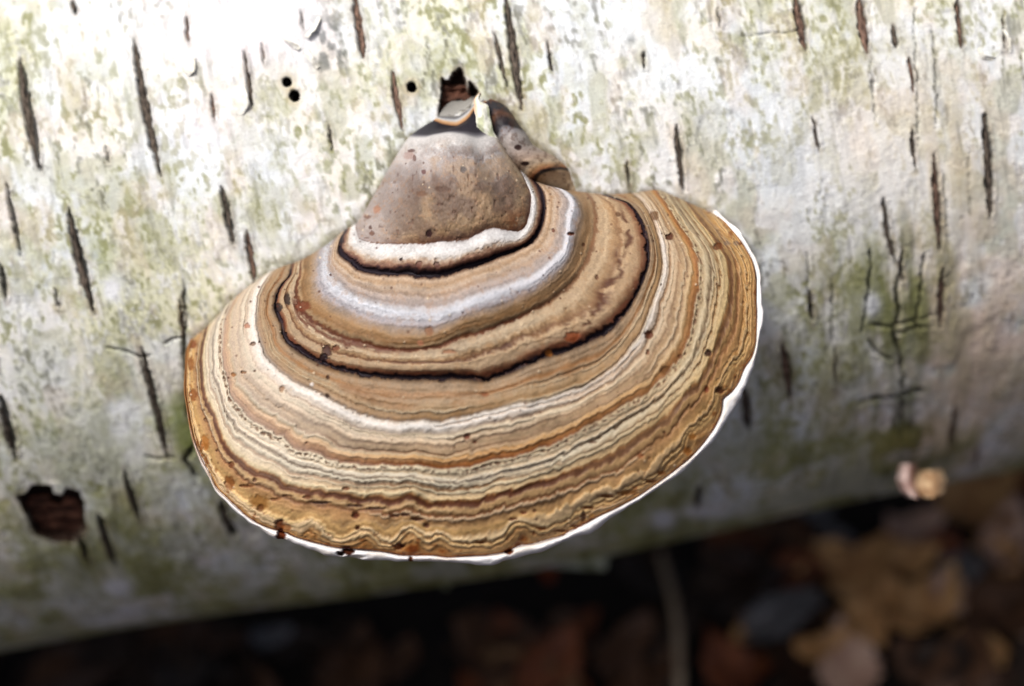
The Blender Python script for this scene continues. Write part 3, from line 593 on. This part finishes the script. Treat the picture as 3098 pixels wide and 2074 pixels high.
# traced blemishes: (x, y, rx, ry, rgb, depth)
SPOT = [(1298,705,11,12,(62,34,34),1),(1237,470,20,16,(168,140,132),.4),(1243,455,16,5,(96,62,56),.7),(1254,478,5,12,(110,76,66),.6),(1140,633,14,14,(176,128,98),.6),(1112,655,14,7,(120,80,60),.6),
 (1282,520,7,8,(110,64,62),.6),(1402,513,10,11,(92,92,96),.5),(1336,572,26,9,(104,80,66),.6),(1276,585,18,10,(120,88,66),.5),(1120,688,6,7,(84,50,42),.7),(1125,705,9,7,(110,74,58),.6),(1213,785,5,6,(70,36,36),.8),(1268,800,10,13,(116,72,58),.6),(1322,800,10,12,(96,60,56),.6),
 (1728,707,11,6,(120,66,32),1),(1674,696,5,6,(110,60,44),.7),(1766,740,6,6,(100,62,40),.6),(1806,838,6,8,(100,60,44),.6),(1870,647,8,9,(96,66,44),.6),(1980,652,14,16,(112,78,44),.7),(2026,716,12,12,(96,56,34),1),
 (915,925,26,16,(120,62,34),.8),(870,905,10,20,(40,28,30),.8),(842,930,12,14,(36,26,30),.8),(990,1062,15,22,(70,34,28),.9),(980,1080,13,13,(40,26,36),.9),(1016,1052,12,9,(120,66,42),.7),(1360,1063,22,7,(150,100,66),.6),(1660,1068,12,11,(186,124,48),.7),(1732,1018,24,18,(150,82,44),.8),(1298,1000,14,16,(140,92,56),.5),(1272,1037,10,9,(196,136,106),.4),
 (992,1140,5,8,(66,36,30),.8),(990,1198,7,9,(56,32,26),.8),(853,1176,9,11,(150,112,78),.6),(766,1040,10,6,(120,84,56),.6),(736,1126,11,4,(140,98,60),.6),(706,1133,9,6,(160,104,44),.6),(944,1162,7,6,(240,238,236),.3),(747,985,10,8,(168,112,84),.6),
 (1413,1321,11,10,(124,62,38),.9),(1436,1338,7,5,(112,58,34),.9),(1467,1193,14,7,(140,84,48),.6),(1964,1012,14,14,(110,62,36),1),(1960,1065,7,8,(120,72,46),.7),(2143,1068,11,12,(70,36,22),1),(2014,1120,18,14,(120,82,44),.6),(2171,745,14,13,(120,70,30),.9),(2200,735,10,8,(128,112,100),.4),(2228,735,9,8,(130,112,100),.4),
 (2138,1178,8,10,(128,62,32),.9),(2178,1180,14,12,(96,50,22),.9),(2058,1078,8,6,(110,66,36),.6),(2010,1308,5,4,(110,60,34),.7),(1936,1378,10,8,(150,90,50),.6),(1966,1386,6,4,(150,96,54),.5),(1795,1338,14,4,(100,56,34),.5),(2095,1320,12,10,(170,110,36),.5),(2080,1364,14,14,(160,100,34),.6),
 (1047,1478,13,7,(120,70,34),.9),(1076,1558,12,11,(100,50,30),1),(1082,1596,7,8,(96,48,30),1),(785,1520,30,26,(150,104,44),.6),(788,1535,12,12,(110,66,28),.7),(694,1462,16,26,(140,84,32),.7),(620,1340,14,26,(170,110,40),.6),(585,1195,14,18,(140,82,34),.7),(583,1040,14,16,(130,66,28),.8),(578,1100,10,24,(140,86,34),.7),(700,1405,9,10,(120,66,32),.7),(770,1452,8,7,(90,54,44),.7),(622,1270,6,7,(120,86,58),.7),
 (845,1590,17,22,(112,58,20),1),(866,1595,16,12,(150,88,28),.6),(850,1615,14,16,(96,38,10),1),(1050,1660,22,9,(90,36,10),1),(1040,1672,14,6,(60,26,10),1),(1205,1652,18,11,(116,58,16),.9),(1216,1650,7,7,(76,32,18),1),(1248,1683,6,9,(150,84,40),.6),(1538,1668,14,10,(110,54,20),1),(1570,1645,16,7,(120,66,26),.8),(1452,1640,16,5,(130,72,30),.8),(1552,1570,16,5,(124,66,40),.8),(1583,1551,12,5,(130,70,44),.8),(1618,1545,6,6,(110,60,40),.8),
 (1190,1560,18,6,(104,54,32),.8),(1222,1556,16,5,(96,48,40),.8),(1262,1570,20,6,(90,44,36),.8),(1290,1590,10,9,(90,44,36),.8),(970,1520,32,5,(70,40,34),.8),(1075,1530,30,5,(80,46,36),.8),(930,1505,16,6,(110,62,36),.7),(1140,1538,36,5,(84,48,34),.8),(870,1500,16,5,(120,80,50),.5),(745,1470,22,5,(120,70,34),.7),(830,1510,18,5,(116,70,36),.6),
 (1780,1535,22,5,(130,70,22),.8),(1830,1500,26,6,(124,66,20),.8),(1765,1560,8,20,(96,52,24),.7),(1740,1590,18,5,(110,60,22),.7),(1700,1605,26,5,(110,60,22),.7),(1900,1490,40,9,(150,100,40),.6),(1970,1455,20,6,(130,76,24),.7),(2000,1430,16,7,(150,92,30),.6),(1790,1558,10,8,(226,170,96),.5),(1635,1598,18,5,(150,90,40),.7),(1615,1612,5,8,(140,84,40),.5)]
dh = np.zeros(TT.shape)
for (x, y, rx, ry, c_, dp) in SPOT:
    idx = np.where((np.abs(XP-x) < rx*2.2) & (np.abs(YP-y) < ry*2.2) & (TT < 11.001))
    if len(idx[0]) == 0: continue
    qx, qy = XP[idx], YP[idx]
    r2 = np.hypot((qx-x)/rx, (qy-y)/ry)+0.7*(fbm(qx/7, qy/7, 140, 3)-0.5)
    f = sstep(1.15, 0.65, r2)*min(1, 0.45+0.5*dp)
    cc[idx] = cc[idx]*(1-f[:, None])+lin(c_)*f[:, None]
    dh[idx] -= 0.0006*dp*f
# scattered tiny specks
for k in range(420):
    i = rng.integers(90, NT-4); j = rng.integers(10, NS-10)
    if TT[i, j] < 4.2 and rng.random() < 0.6: continue
    x, y = XP[i, j], YP[i, j]; r_ = rng.uniform(1.8, 4.6)
    i0, i1, j0, j1 = max(0, i-7), min(NT, i+8), max(0, j-7), min(NS, j+8)
    f = sstep(1.2, 0.5, np.hypot(XP[i0:i1, j0:j1]-x, YP[i0:i1, j0:j1]-y)/r_)*rng.uniform(0.4, 0.85)
    c_ = lin((92, 52, 34)) if rng.random() < 0.72 else lin((232, 214, 186))
    cc[i0:i1, j0:j1] = cc[i0:i1, j0:j1]*(1-f[..., None])+c_*f[..., None]
# relief
dh += -0.0011*blk-0.0013*blk2 + 0.00055*amp*(fl-0.5)*2 - 0.0004*dl + 0.0003*ll + 0.0014*sw*scal
dh += cone*(0.0010*(mot-0.5)+0.0003*(mot2-0.5)) - 0.0003*pits
dh += 0.0012*(fbm(XP/55, YP/55, 150, 3)-0.5)*sstep(4, 5, TT) + 0.0005*rust*(fbm(XP/8, YP/8, 151, 2))
dh += 0.003*(fbm(SS*7, TT*0.8, 152, 3)-0.5)*sstep(5.5, 8, TT)
lum = cc.mean(-1); kk = 17; cs = np.cumsum(np.pad(lum, ((kk+1, kk), (0, 0)), mode='edge'), 0); hp_ = lum-(cs[2*kk+1:]-cs[:-2*kk-1])/(2*kk+1)
dh += 0.0019*np.clip(hp_, -0.22, 0.22)*sstep(3.0, 3.2, TT)
hcap = hh + dh*sstep(0, 0.25, g) - 0.004*(1-g)**6
Pc = on_log(XP, YP, hcap+log_bend(on_log(XP, YP, hcap)[..., 0])*(1-g))
base_pt = on_log(np.array(1330.0), np.array(700.0), 0.0)
fung = empty('bracket_fungus', base_pt)
tag(fung, 'hoof-shaped bracket fungus with brown and cream growth bands on the birch log', 'fungus')
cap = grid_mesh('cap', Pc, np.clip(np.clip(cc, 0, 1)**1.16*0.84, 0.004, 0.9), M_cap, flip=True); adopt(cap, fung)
cap['label'] = 'banded brown, cream and black upper crust'

# white growing margin: rounds from the crust edge over to the underside
cen = np.array([1380.0, 860.0])
def shrink(r, k): return cen+(r-cen)*k
r11, r12 = rings[11], rings[12]
wd = 0.55+0.95*fbm(sp*38, sp*0, 165, 3); wd = wd*(0.35+0.65*sstep(0.05, 0.2, sp)); wd = np.where(sp > 0.62, np.maximum(wd, 0.85), wd)
r12 = r11+(r12-r11)*wd[:, None]
mr, mh = [], []
for f, hv in ((-0.12, .0940), (0.0, .0948), (0.12, .0962), (0.3, .0972), (0.55, .0975), (0.8, .0972), (0.95, .0964), (1.0, .0945), (1.0, .0885)):
    mr.append(r11*(1-f)+r12*f if f > -0.1 else rings[10]*0.12+r11*0.88); mh.append(hv)
for k, hv in ((.995, .076), (.985, .069), (.97, .063), (.95, .058)):
    mr.append(shrink(r12, k)); mh.append(hv)
mr = np.stack(mr); mh = np.array(mh); nk = len(mh)
mt = np.linspace(0, nk-1, 64); mxy = pchip(np.arange(nk, dtype=float), mr, mt); mhh = pchip(np.arange(nk, dtype=float), mh, mt)
S2 = np.broadcast_to(sp[None], mxy.shape[:2]); T2 = np.broadcast_to(mt[:, None], S2.shape)
bump = 0.0012*(fbm(S2*60, T2*0.25, 160, 3)-0.5)*sstep(0.5, 2.5, T2)
h2 = mhh[:, None]*gof(S2)+bump*gof(S2)-0.004*(1-gof(S2))**6
mc = np.ones(S2.shape+(3,))*lin((242, 241, 240))
mc = mixc(mc, (176, 128, 76), sstep(0.9, 0.1, T2+1.2*(fbm(S2*90, T2, 161, 3)-0.5)))
mc = mixc(mc, (214, 196, 168), 0.35*sstep(0.5, 0.7, fbm(S2*40, T2*0.6, 162, 3)))
for (x, y, rx, ry, c_) in ((851,1622,16,24,(90,38,10)),(1052,1668,24,12,(70,30,8)),(1030,1674,12,8,(50,22,8)),(1243,1692,7,11,(120,64,28)),(1540,1668,14,10,(104,50,18)),(1075,1684,30,6,(205,200,188)),(2176,1188,10,12,(110,60,26))):
    r2 = np.hypot((mxy[..., 0]-x)/rx, (mxy[..., 1]-y)/ry)+0.6*(fbm(mxy[..., 0]/7, mxy[..., 1]/7, 163, 2)-.5)
    f = sstep(1.1, 0.7, r2)*(T2 < 8.5); mc = mixc(mc, c_, f); h2 = h2-0.002*f
mc = mixc(mc, (206, 196, 178), sstep(8.5, 11, T2)); mc = mixc(mc, (150, 106, 62), sstep(0.17, 0.09, S2+0.08*(fbm(S2*60, T2, 164, 2)-.5)))
Pm = on_log(mxy[..., 0], mxy[..., 1], h2)
margin = grid_mesh('margin', Pm, mc*0.95, M_margin, flip=True); adopt(margin, fung); margin['label'] = 'narrow white growing edge'
# pore surface: from the margin back to the trunk
pr, ph = [], []
for k, hv in ((.955, .0595), (.93, .052), (.89, .040), (.84, .026), (.79, .010), (.76, -.006)):
    pr.append(shrink(r12, k)); ph.append(hv)
pr = np.stack(pr)[:, ::4]; pt = np.linspace(0, 5, 26); pxy = pchip(np.arange(6.0), pr, pt); phh = pchip(np.arange(6.0), np.array(ph), pt)
gp = gof(sp[::4])[None]
hp = np.where(phh[:, None] > 0, phh[:, None]*gp, phh[:, None])-0.004*(1-gp)**6
adopt(grid_mesh('pore_surface', on_log(pxy[..., 0], pxy[..., 1], hp), mat=M_pore, flip=True), fung)

# the small older lobe running down the right of the cone
LL_ = [(1462,312),(1468,345),(1474,384),(1484,415),(1500,450),(1525,493),(1556,525),(1585,552),(1620,580),(1660,600)]
LR_ = [(1486,296),(1517,309),(1540,328),(1556,350),(1573,376),(1597,407),(1612,435),(1640,452),(1676,470),(1708,492),(1726,507),(1740,540),(1756,572)]
nv_, na_ = 150, 90
vv = np.linspace(0, 1, nv_); aa_ = np.linspace(0, 1, na_)
l2, r2_ = poly_resample(LL_, nv_), poly_resample(LR_, nv_)
bow = 0.20*np.sin(np.pi*aa_)[None]*np.ones((nv_, 1))
q = l2[:, None]*(1-aa_[None, :, None])+r2_[:, None]*aa_[None, :, None]
VV, AA2 = np.meshgrid(vv, aa_, indexing='ij'); VQ = np.clip(VV+bow*0.5-0.02, 0, 1)
hl = np.interp(VV, [0, .12, .3, .6, .74, .80, .9, 1], [.001, .008, .011, .013, .012, .009, .005, .001])*np.clip(np.sin(np.pi*AA2), 0, 1)**(0.5+0.8*sstep(.62, .9, VV)*AA2)-0.003*(1-np.sin(np.pi*AA2))**4
hl += 0.0012*(fbm(q[..., 0]/22, q[..., 1]/22, 170, 3)-0.5)
LC = [(0,(176,124,88)),(.05,(120,88,72)),(.09,(48,46,52)),(.17,(52,50,56)),(.22,(112,82,66)),(.27,(58,48,48)),(.33,(50,48,54)),(.36,(150,146,148)),(.42,(176,170,166)),(.55,(168,156,148)),(.66,(172,152,134)),(.72,(196,178,154)),(.76,(176,144,108)),(.80,(150,104,70)),(.815,(40,30,30)),(.835,(44,34,32)),(.85,(172,144,112)),(.92,(190,164,132)),(1,(206,188,160))]
lk = np.array([c[0] for c in LC]); lc = np.stack([lin(c[1]) for c in LC])
vq = VQ+0.02*(fbm(q[..., 0]/18, q[..., 1]/18, 171, 3)-0.5)
cl = np.stack([np.interp(vq, lk, lc[:, i]) for i in range(3)], -1)
cl = mixc(cl, (96, 66, 44), sstep(0.6, 0.72, fbm(q[..., 0]/11, q[..., 1]/11, 172, 3))*0.5)
for (x, y, rx, ry) in ((1551,373,13,10),(1567,445,12,9),(1588,494,14,7),(1573,383,4,6)):
    cl = mixc(cl, (58, 38, 34), sstep(1.2, .7, np.hypot((q[..., 0]-x)/rx, (q[..., 1]-y)/ry)))
hl = hl+log_bend(on_log(q[..., 0], q[..., 1], hl)[..., 0])
lob = grid_mesh('side_lobe', on_log(q[..., 0], q[..., 1], hl), cl**1.1*0.84, M_cap, flip=False); adopt(lob, fung)

# ------------------------------------------------------------------ bark tongue left standing over the apex, curls and shreds (parts of the log)
def sheet(name, left, right, hfun, colfun, thick=0.0008, n=40, m=16, seed=0, parent=log):
    l_, r_ = poly_resample(left, n), poly_resample(right, n); a_ = np.linspace(0, 1, m)
    q = l_[:, None]*(1-a_[None, :, None])+r_[:, None]*a_[None, :, None]
    vv, aa = np.meshgrid(np.linspace(0, 1, n), a_, indexing='ij')
    q = q+3.0*(np.stack([vn(q[..., 0]/9, q[..., 1]/9, seed), vn(q[..., 0]/9, q[..., 1]/9, seed+1)], -1)-0.5)
    hz = hfun(vv, aa)+0.0006*(fbm(q[..., 0]/20, q[..., 1]/20, seed+2, 3)-0.5)
    hz = hz+log_bend(on_log(q[..., 0], q[..., 1], hz)[..., 0]); top = on_log(q[..., 0], q[..., 1], hz); bot = on_log(q[..., 0], q[..., 1], hz-thick)
    P = np.concatenate([top, bot[:, ::-1], top[:, :1]], 1)
    c1 = colfun(q, vv, aa); C_ = np.concatenate([c1, c1[:, ::-1]*0.8, c1[:, :1]], 1)
    return adopt(grid_mesh(name, P, C_, M_bark), parent)
def bark_c(seed, base=(226,228,214), green=(172,180,134), amt=0.7):
    def f(q, vv, aa):
        c = np.ones(vv.shape+(3,))*lin(base)
        c = mixc(c, green, sstep(0.42, 0.6, fbm(q[..., 0]/10, q[..., 1]/26, seed, 3))*amt)
        return c*(0.85+0.3*vn(q[..., 0]/5, q[..., 1]/12, seed+1))[..., None]
    return f
def tongue_c(q, vv, aa):
    c = bark_c(310)(q, vv, aa)
    e = sstep(0.26, 0.06, aa)*sstep(0.62, 0.4, vv); c = mixc(c, (214, 176, 142), e*0.9)
    c = mixc(c, (120, 72, 44), sstep(0.06, 0.0, vv)*0.9)
    return c
sheet('bark_tongue', [(1450,280),(1436,300),(1433,325),(1438,350),(1441,380),(1442,396),(1444,410)],
      [(1456,282),(1450,300),(1476,318),(1482,344),(1488,376),(1504,418),(1532,458)], lambda v, a_: np.interp(v, [0, .3, .7, .9, 1], [.003, .0085, .0105, .0095, .0065])+0.0012*np.sin(np.pi*a_), tongue_c, seed=300)
# thin peels and flakes lifting off the upper face
for k, (lf, rg, hh_) in enumerate((
    ([(962,48),(945,78),(922,106)], [(971,54),(956,85),(931,115)], .0016), ([(850,113),(878,135),(902,151)], [(857,105),(885,126),(909,142)], .0016),
    ([(918,150),(935,180),(958,208)], [(931,146),(946,174),(969,200)], .0020), ([(545,180),(548,205),(565,230)], [(592,175),(592,205),(573,232)], .0014),
    ([(688,262),(700,300),(714,344)], [(742,256),(753,310),(736,347)], .0016),
    ([(2955,150),(2975,176),(3005,184)], [(2962,142),(2984,166),(3014,172)], .0014), ([(3030,90),(3048,120),(3052,158)], [(3038,86),(3058,118),(3062,158)], .0016))):
    sheet('bark_peel', lf, rg, (lambda H_: (lambda v, a_: 0.0006+H_*np.sin(np.pi*np.clip(v, .05, .95))*(0.35+0.65*a_)))(hh_), bark_c(340+k, base=(240,240,232), green=(214,210,180), amt=0.35), thick=0.0005, n=24, m=8, seed=350+k)
# loose curl of bark hanging at the lower edge on the right
def chip_c(c1, c2, seed):
    def f(q, vv, aa):
        c = np.ones(vv.shape+(3,))*lin(c1); return mixc(c, c2, sstep(0.4, 0.62, fbm(q[..., 0]/24, q[..., 1]/24, seed, 3)))
    return f
def rd(pts): return [(x*K23, y*K23) for x, y in pts]
sheet('bark_curl', rd([(2058,1062),(2052,1095),(2060,1122),(2078,1138)]), rd([(2098,1060),(2092,1090),(2096,1120),(2104,1140)]), lambda v, a_: 0.004+0.020*v+0.006*np.sin(np.pi*a_), chip_c((214,190,182), (170,140,132), 320), thick=0.003, seed=321)
sheet('bark_curl', rd([(2100,1078),(2096,1104),(2102,1128),(2118,1140)]), rd([(2154,1072),(2164,1100),(2160,1126),(2146,1138)]), lambda v, a_: 0.006+0.024*v+0.007*np.sin(np.pi*a_), chip_c((206,178,142), (166,132,98), 322), thick=0.004, seed=323)
# shreds of bark hanging below the trunk behind the bracket
def hang(name, pts_l, pts_r, y_off, colr, seed):
    n, m = 26, 12
    l_, r_ = poly_resample(rd(pts_l), n), poly_resample(rd(pts_r), n); a_ = np.linspace(0, 1, m)
    q = l_[:, None]*(1-a_[None, :, None])+r_[:, None]*a_[None, :, None]
    vv, aa = np.meshgrid(np.linspace(0, 1, n), a_, indexing='ij')
    d = ray(q[..., 0], q[..., 1]); y0 = -R*math.cos(RAD(-33))+0.012+y_off
    t = (y0+0.010*vv+0.006*np.sin(np.pi*aa)-CAM[1])/d[..., 1]
    top = CAM+d*t[..., None]; bot = top+np.array([0, 0.0014, 0]); P = np.concatenate([top, bot[:, ::-1], top[:, :1]], 1)
    c1 = chip_c(*colr, seed)(q, vv, aa); C_ = np.concatenate([c1, c1[:, ::-1], c1[:, :1]], 1)
    return adopt(grid_mesh(name, P, C_, M_bark), log)
hang('bark_shred', [(1236,1180),(1240,1230),(1246,1268),(1252,1296)], [(1392,1160),(1396,1210),(1394,1260),(1386,1304)], -0.020, ((186,194,172),(130,136,104)), 330)
hang('bark_shred', [(985,1270),(996,1310),(1008,1342)], [(1042,1262),(1038,1305),(1024,1348)], -0.016, ((150,156,124),(96,104,70)), 331)
hang('bark_shred', [(1205,1250),(1222,1290),(1240,1330)], [(1270,1250),(1278,1295),(1268,1335)], 0.004, ((120,62,38),(80,40,26)), 332)

# ------------------------------------------------------------------ leaf litter
def leaf_mesh(name, length, width, curl, fold, seed, n=14, m=9):
    r = np.random.default_rng(seed)
    v = np.linspace(0, 1, n); prof = np.sin(np.pi*np.clip(v, 0.0, 1)**0.8)**0.75*(1-0.25*v)
    prof[0] = 0.03; prof[-1] = 0.01
    w = np.linspace(-1, 1, m)
    V_, W_ = np.meshgrid(v, w, indexing='ij')
    ser = 1+0.10*np.where(np.arange(n) % 2 == 0, 1, -1)[:, None]*np.abs(W_)**4
    x = (V_-0.5)*length; y = W_*width*0.5*prof[:, None]*ser
    z = fold*np.abs(W_)*width*0.5*prof[:, None]+curl*length*((V_-0.5)**2*2)*(1+0.4*W_)+0.06*width*np.sin(V_*9+W_*2+seed)*np.abs(W_)
    P = np.stack([x, y, z], -1)
    T_ = P; B_ = P-np.array([0, 0, 0.0006])
    return np.concatenate([T_, B_[:, ::-1], T_[:, :1]], 1)
def leaf_mat(name, c1, c2): return mat_noise(name, c1, c2, scale=70, rough=0.6, spec=0.35, bump=0.4)
LEAFC = {'tan': leaf_mat('leaf_tan', (158,114,70), (210,168,114)), 'brown': leaf_mat('leaf_brown', (54,36,25), (92,64,43)),
         'rust': leaf_mat('leaf_rust', (84,44,26), (126,72,42)), 'grey': leaf_mat('leaf_grey', (74,75,78), (122,124,128)), 'dark': leaf_mat('leaf_dark', (26,19,15), (52,38,28)),
         'pink': leaf_mat('leaf_pale', (170,136,118), (206,178,158))}
leaf_protos = {}
def leaf_data(var, colr):
    k = (var, colr)
    if k not in leaf_protos:
        spec = [(0.055,0.040,.25,.25),(0.070,0.046,-.2,.3),(0.048,0.034,.4,.2),(0.080,0.055,.15,-.2)][var]
        o = grid_mesh('fallen_leaf', leaf_mesh('l', *spec, seed=var+3), mat=LEAFC[colr]); leaf_protos[k] = o.data
        bpy.data.objects.remove(o)
    return leaf_protos[k]
def ground_hit(px, py):
    d = ray(np.array(px, float), np.array(py, float)); t = (0.0-CAM[2])/d[2]
    for _ in range(6):
        p = CAM+d*t; t = (float(ground_z(p[0], p[1]))-CAM[2])/d[2]
    return CAM+d*t
LEAF_LABEL = {'tan': 'dead tan leaf lying in the litter below the log', 'brown': 'dead brown leaf lying in the litter below the log',
 'rust': 'dead rust-red leaf lying in the litter below the log', 'dark': 'dead dark brown leaf lying in the litter below the log',
 'grey': 'dead grey weathered leaf lying in the litter below the log', 'pink': 'dead pale pinkish leaf lying in the litter below the log'}
def put_leaf(p, colr, var, scale, rz, tilt, lift=0.006, label=None):
    o = bpy.data.objects.new('fallen_leaf', leaf_data(var, colr)); scene.collection.objects.link(o)
    o.location = (p[0], p[1], p[2]+lift); o.rotation_euler = (tilt[0], tilt[1], rz); o.scale = (scale,)*3
    tag(o, label or LEAF_LABEL[colr], 'leaf', None if label else 'dead '+colr+' leaves in the litter under the log')
    return o
rs = random.Random(5)
special = [  # reading-scale pixel, colour, variant, scale, rz, label
 (1985,1330,'tan',3,0.75,0.9,'light tan leaf, broadest of the leaves below the log'),
 (1950,1440,'tan',1,0.6,2.2,None),(2080,1300,'tan',0,0.6,0.2,None),
 (1800,1420,'grey',1,0.8,0.3,'slender blue-grey leaf lying beside the broad light tan leaf'),
 (2230,1140,'tan',0,1.15,0.5,'orange-tan leaf lying right beside the loose bark curl'),
 (2040,1385,'tan',2,0.6,1.6,None),(1900,1290,'tan',2,0.6,2.6,None),(2130,1390,'tan',0,0.8,0.7,None),(1880,1500,'tan',2,0.6,0.1,None),(2260,1190,'tan',2,0.9,1.5,None),
 (1270,1545,'rust',0,0.9,0.8,None),(1660,1540,'rust',2,0.9,1.9,None),(2300,1250,'pink',2,0.9,1.0,None),(2090,1230,'pink',2,0.8,0.2,None),
 (1440,1500,'brown',2,0.9,0.6,None),(1660,1290,'brown',0,0.8,2.0,None),(630,1480,'grey',2,0.5,0.2,'small pale grey leaf lying alone in the dark litter under the bracket'),(820,1560,'brown',0,1,1.2,None),
 (210,1550,'brown',1,1,0.3,None),(420,1560,'dark',0,1,2.1,None),(1120,1540,'brown',2,0.9,2.8,None),(2320,1400,'brown',0,1,0.1,None),(2200,1560,'brown',1,0.9,1.1,None),(1940,1540,'pink',0,0.9,1.4,None),(2330,1120,'rust',2,0.9,2.4,None),(1700,1350,'dark',1,1,0.2,None),(1480,1310,'dark',0,1,1.7,None)]
for (x, y, c_, v_, sc, rz, lb) in special:
    p = ground_hit(x*K23, y*K23); put_leaf(p, c_, v_, sc, rz, (rs.uniform(-.3, .3), rs.uniform(-.3, .3)), 0.010, lb)
for k in range(90):
    x, y = rs.uniform(-60, 2400), rs.uniform(1330, 1640)
    if x > 1500: y = rs.uniform(1180, 1640)
    elif y < 1440: continue
    p = ground_hit(x*K23, y*K23)
    put_leaf(p, rs.choice(['brown', 'brown', 'dark', 'dark', 'dark', 'rust' if x > 1000 else 'dark', 'tan' if x > 1500 else 'brown', 'pink' if x > 1700 else 'dark', 'grey' if x > 1700 else 'dark']), rs.randrange(4), rs.uniform(0.35, 0.75), rs.uniform(0, 6.28), (rs.uniform(-.35, .35), rs.uniform(-.35, .35)), rs.uniform(0.003, 0.009))
# the rest of the litter: one uncountable carpet
def litter(nm, count, rad, seed):
    r = np.random.default_rng(seed); base = leaf_mesh('l', .06, .042, .25, .25, 9, n=7, m=5); nu, nv = base.shape[:2]; bv = base.reshape(-1, 3)
    ang = r.uniform(0, 2*np.pi, count); rad_ = rad*np.sqrt(r.uniform(0, 1, count)); x = rad_*np.cos(ang); y = rad_*np.sin(ang)-0.2
    keep = ~((np.abs(x) < 0.34) & (y > -0.135) & (y < 0.16)); x, y = x[keep], y[keep]; count = len(x)  # no leaves under the log: bare near-black soil deepens the shade there
    z = ground_z(x, y)+r.uniform(-0.001, 0.006, count)
    rz = r.uniform(0, 6.28, count); tx = r.uniform(-.4, .4, count); sc = r.uniform(.6, 1.2, count)
    c, s = np.cos(rz), np.sin(rz); ct, st = np.cos(tx), np.sin(tx)
    p = bv[None]*sc[:, None, None]; yy = p[..., 1]*ct[:, None]-p[..., 2]*st[:, None]; zz = p[..., 1]*st[:, None]+p[..., 2]*ct[:, None]; xx = p[..., 0]
    P = np.stack([xx*c[:, None]-yy*s[:, None]+x[:, None], xx*s[:, None]+yy*c[:, None]+y[:, None], zz+z[:, None]], -1)
    ii, jj = np.meshgrid(np.arange(nu-1), np.arange(nv-1), indexing='ij')
    q = np.stack([ii*nv+jj, (ii+1)*nv+jj, (ii+1)*nv+jj+1, ii*nv+jj+1], -1).reshape(-1, 4)
    Q = (q[None]+(np.arange(count)*len(bv))[:, None, None]).reshape(-1, 4)
    pal = np.stack([lin(c_) for c_ in ((92,62,42),(70,48,34),(120,84,54),(134,74,38),(54,40,30),(150,116,80))])
    cols = np.repeat(pal[r.integers(0, len(pal), count)]*r.uniform(.25, .7, count)[:, None], len(bv), 0)
    me = bpy.data.meshes.new(nm); me.from_pydata(P.reshape(-1, 3).tolist(), [], Q.tolist())
    at = me.attributes.new('Col', 'FLOAT_COLOR', 'POINT'); c4 = np.ones((len(cols), 4), np.float32); c4[:, :3] = cols; at.data.foreach_set('color', c4.ravel())
    me.materials.append(M_litter); o = bpy.data.objects.new(nm, me); scene.collection.objects.link(o); return o
M_litter = mat_attr('litter', rough=0.7, spec=0.3, noise_scale=120, noise_amt=0.35, bump=0.3, bump_scale=150, bump_dist=0.002)
tag(litter('leaf_litter', 4200, 2.2, 4), 'brown carpet of dead leaves on the forest floor', 'leaf litter', kind='stuff')

# dry stalk standing in front of the dark hollow
def tube(name, pts, radii, mat, n=10):
    pts = np.asarray(pts, float); tg_ = np.gradient(pts, axis=0); tg_ /= np.linalg.norm(tg_, axis=1, keepdims=True)
    a_ = np.linspace(0, 2*np.pi, n+1); P = []
    for p, t, r_ in zip(pts, tg_, radii):
        e1 = np.cross(t, [0.3, 1, 0.2]); e1 /= np.linalg.norm(e1); e2 = np.cross(t, e1)
        P.append(p+(np.cos(a_)[:, None]*e1+np.sin(a_)[:, None]*e2)*r_)
    return grid_mesh(name, np.array(P), mat=mat)
M_stalk = mat_noise('dry_stalk', (120, 106, 88), (168, 152, 128), scale=300, stretch=(1, 1, 0.2))
p1 = ground_hit(1556*K23, 1640*K23); p0 = ground_hit(1524*K23, 1290*K23)
k_ = np.linspace(0, 1, 14)[:, None]; path = p1+(p0-p1)*k_
path[:, 2] += 0.012+0.012*np.sin(np.pi*k_[:, 0]); path[:, 0] += 0.003*np.sin(k_[:, 0]*4)
st = tube('dry_stalk', path, np.linspace(0.0030, 0.0022, 14), M_stalk)
tag(st, 'single straight pale dry stalk lying across the dark litter below the bracket', 'stalk')
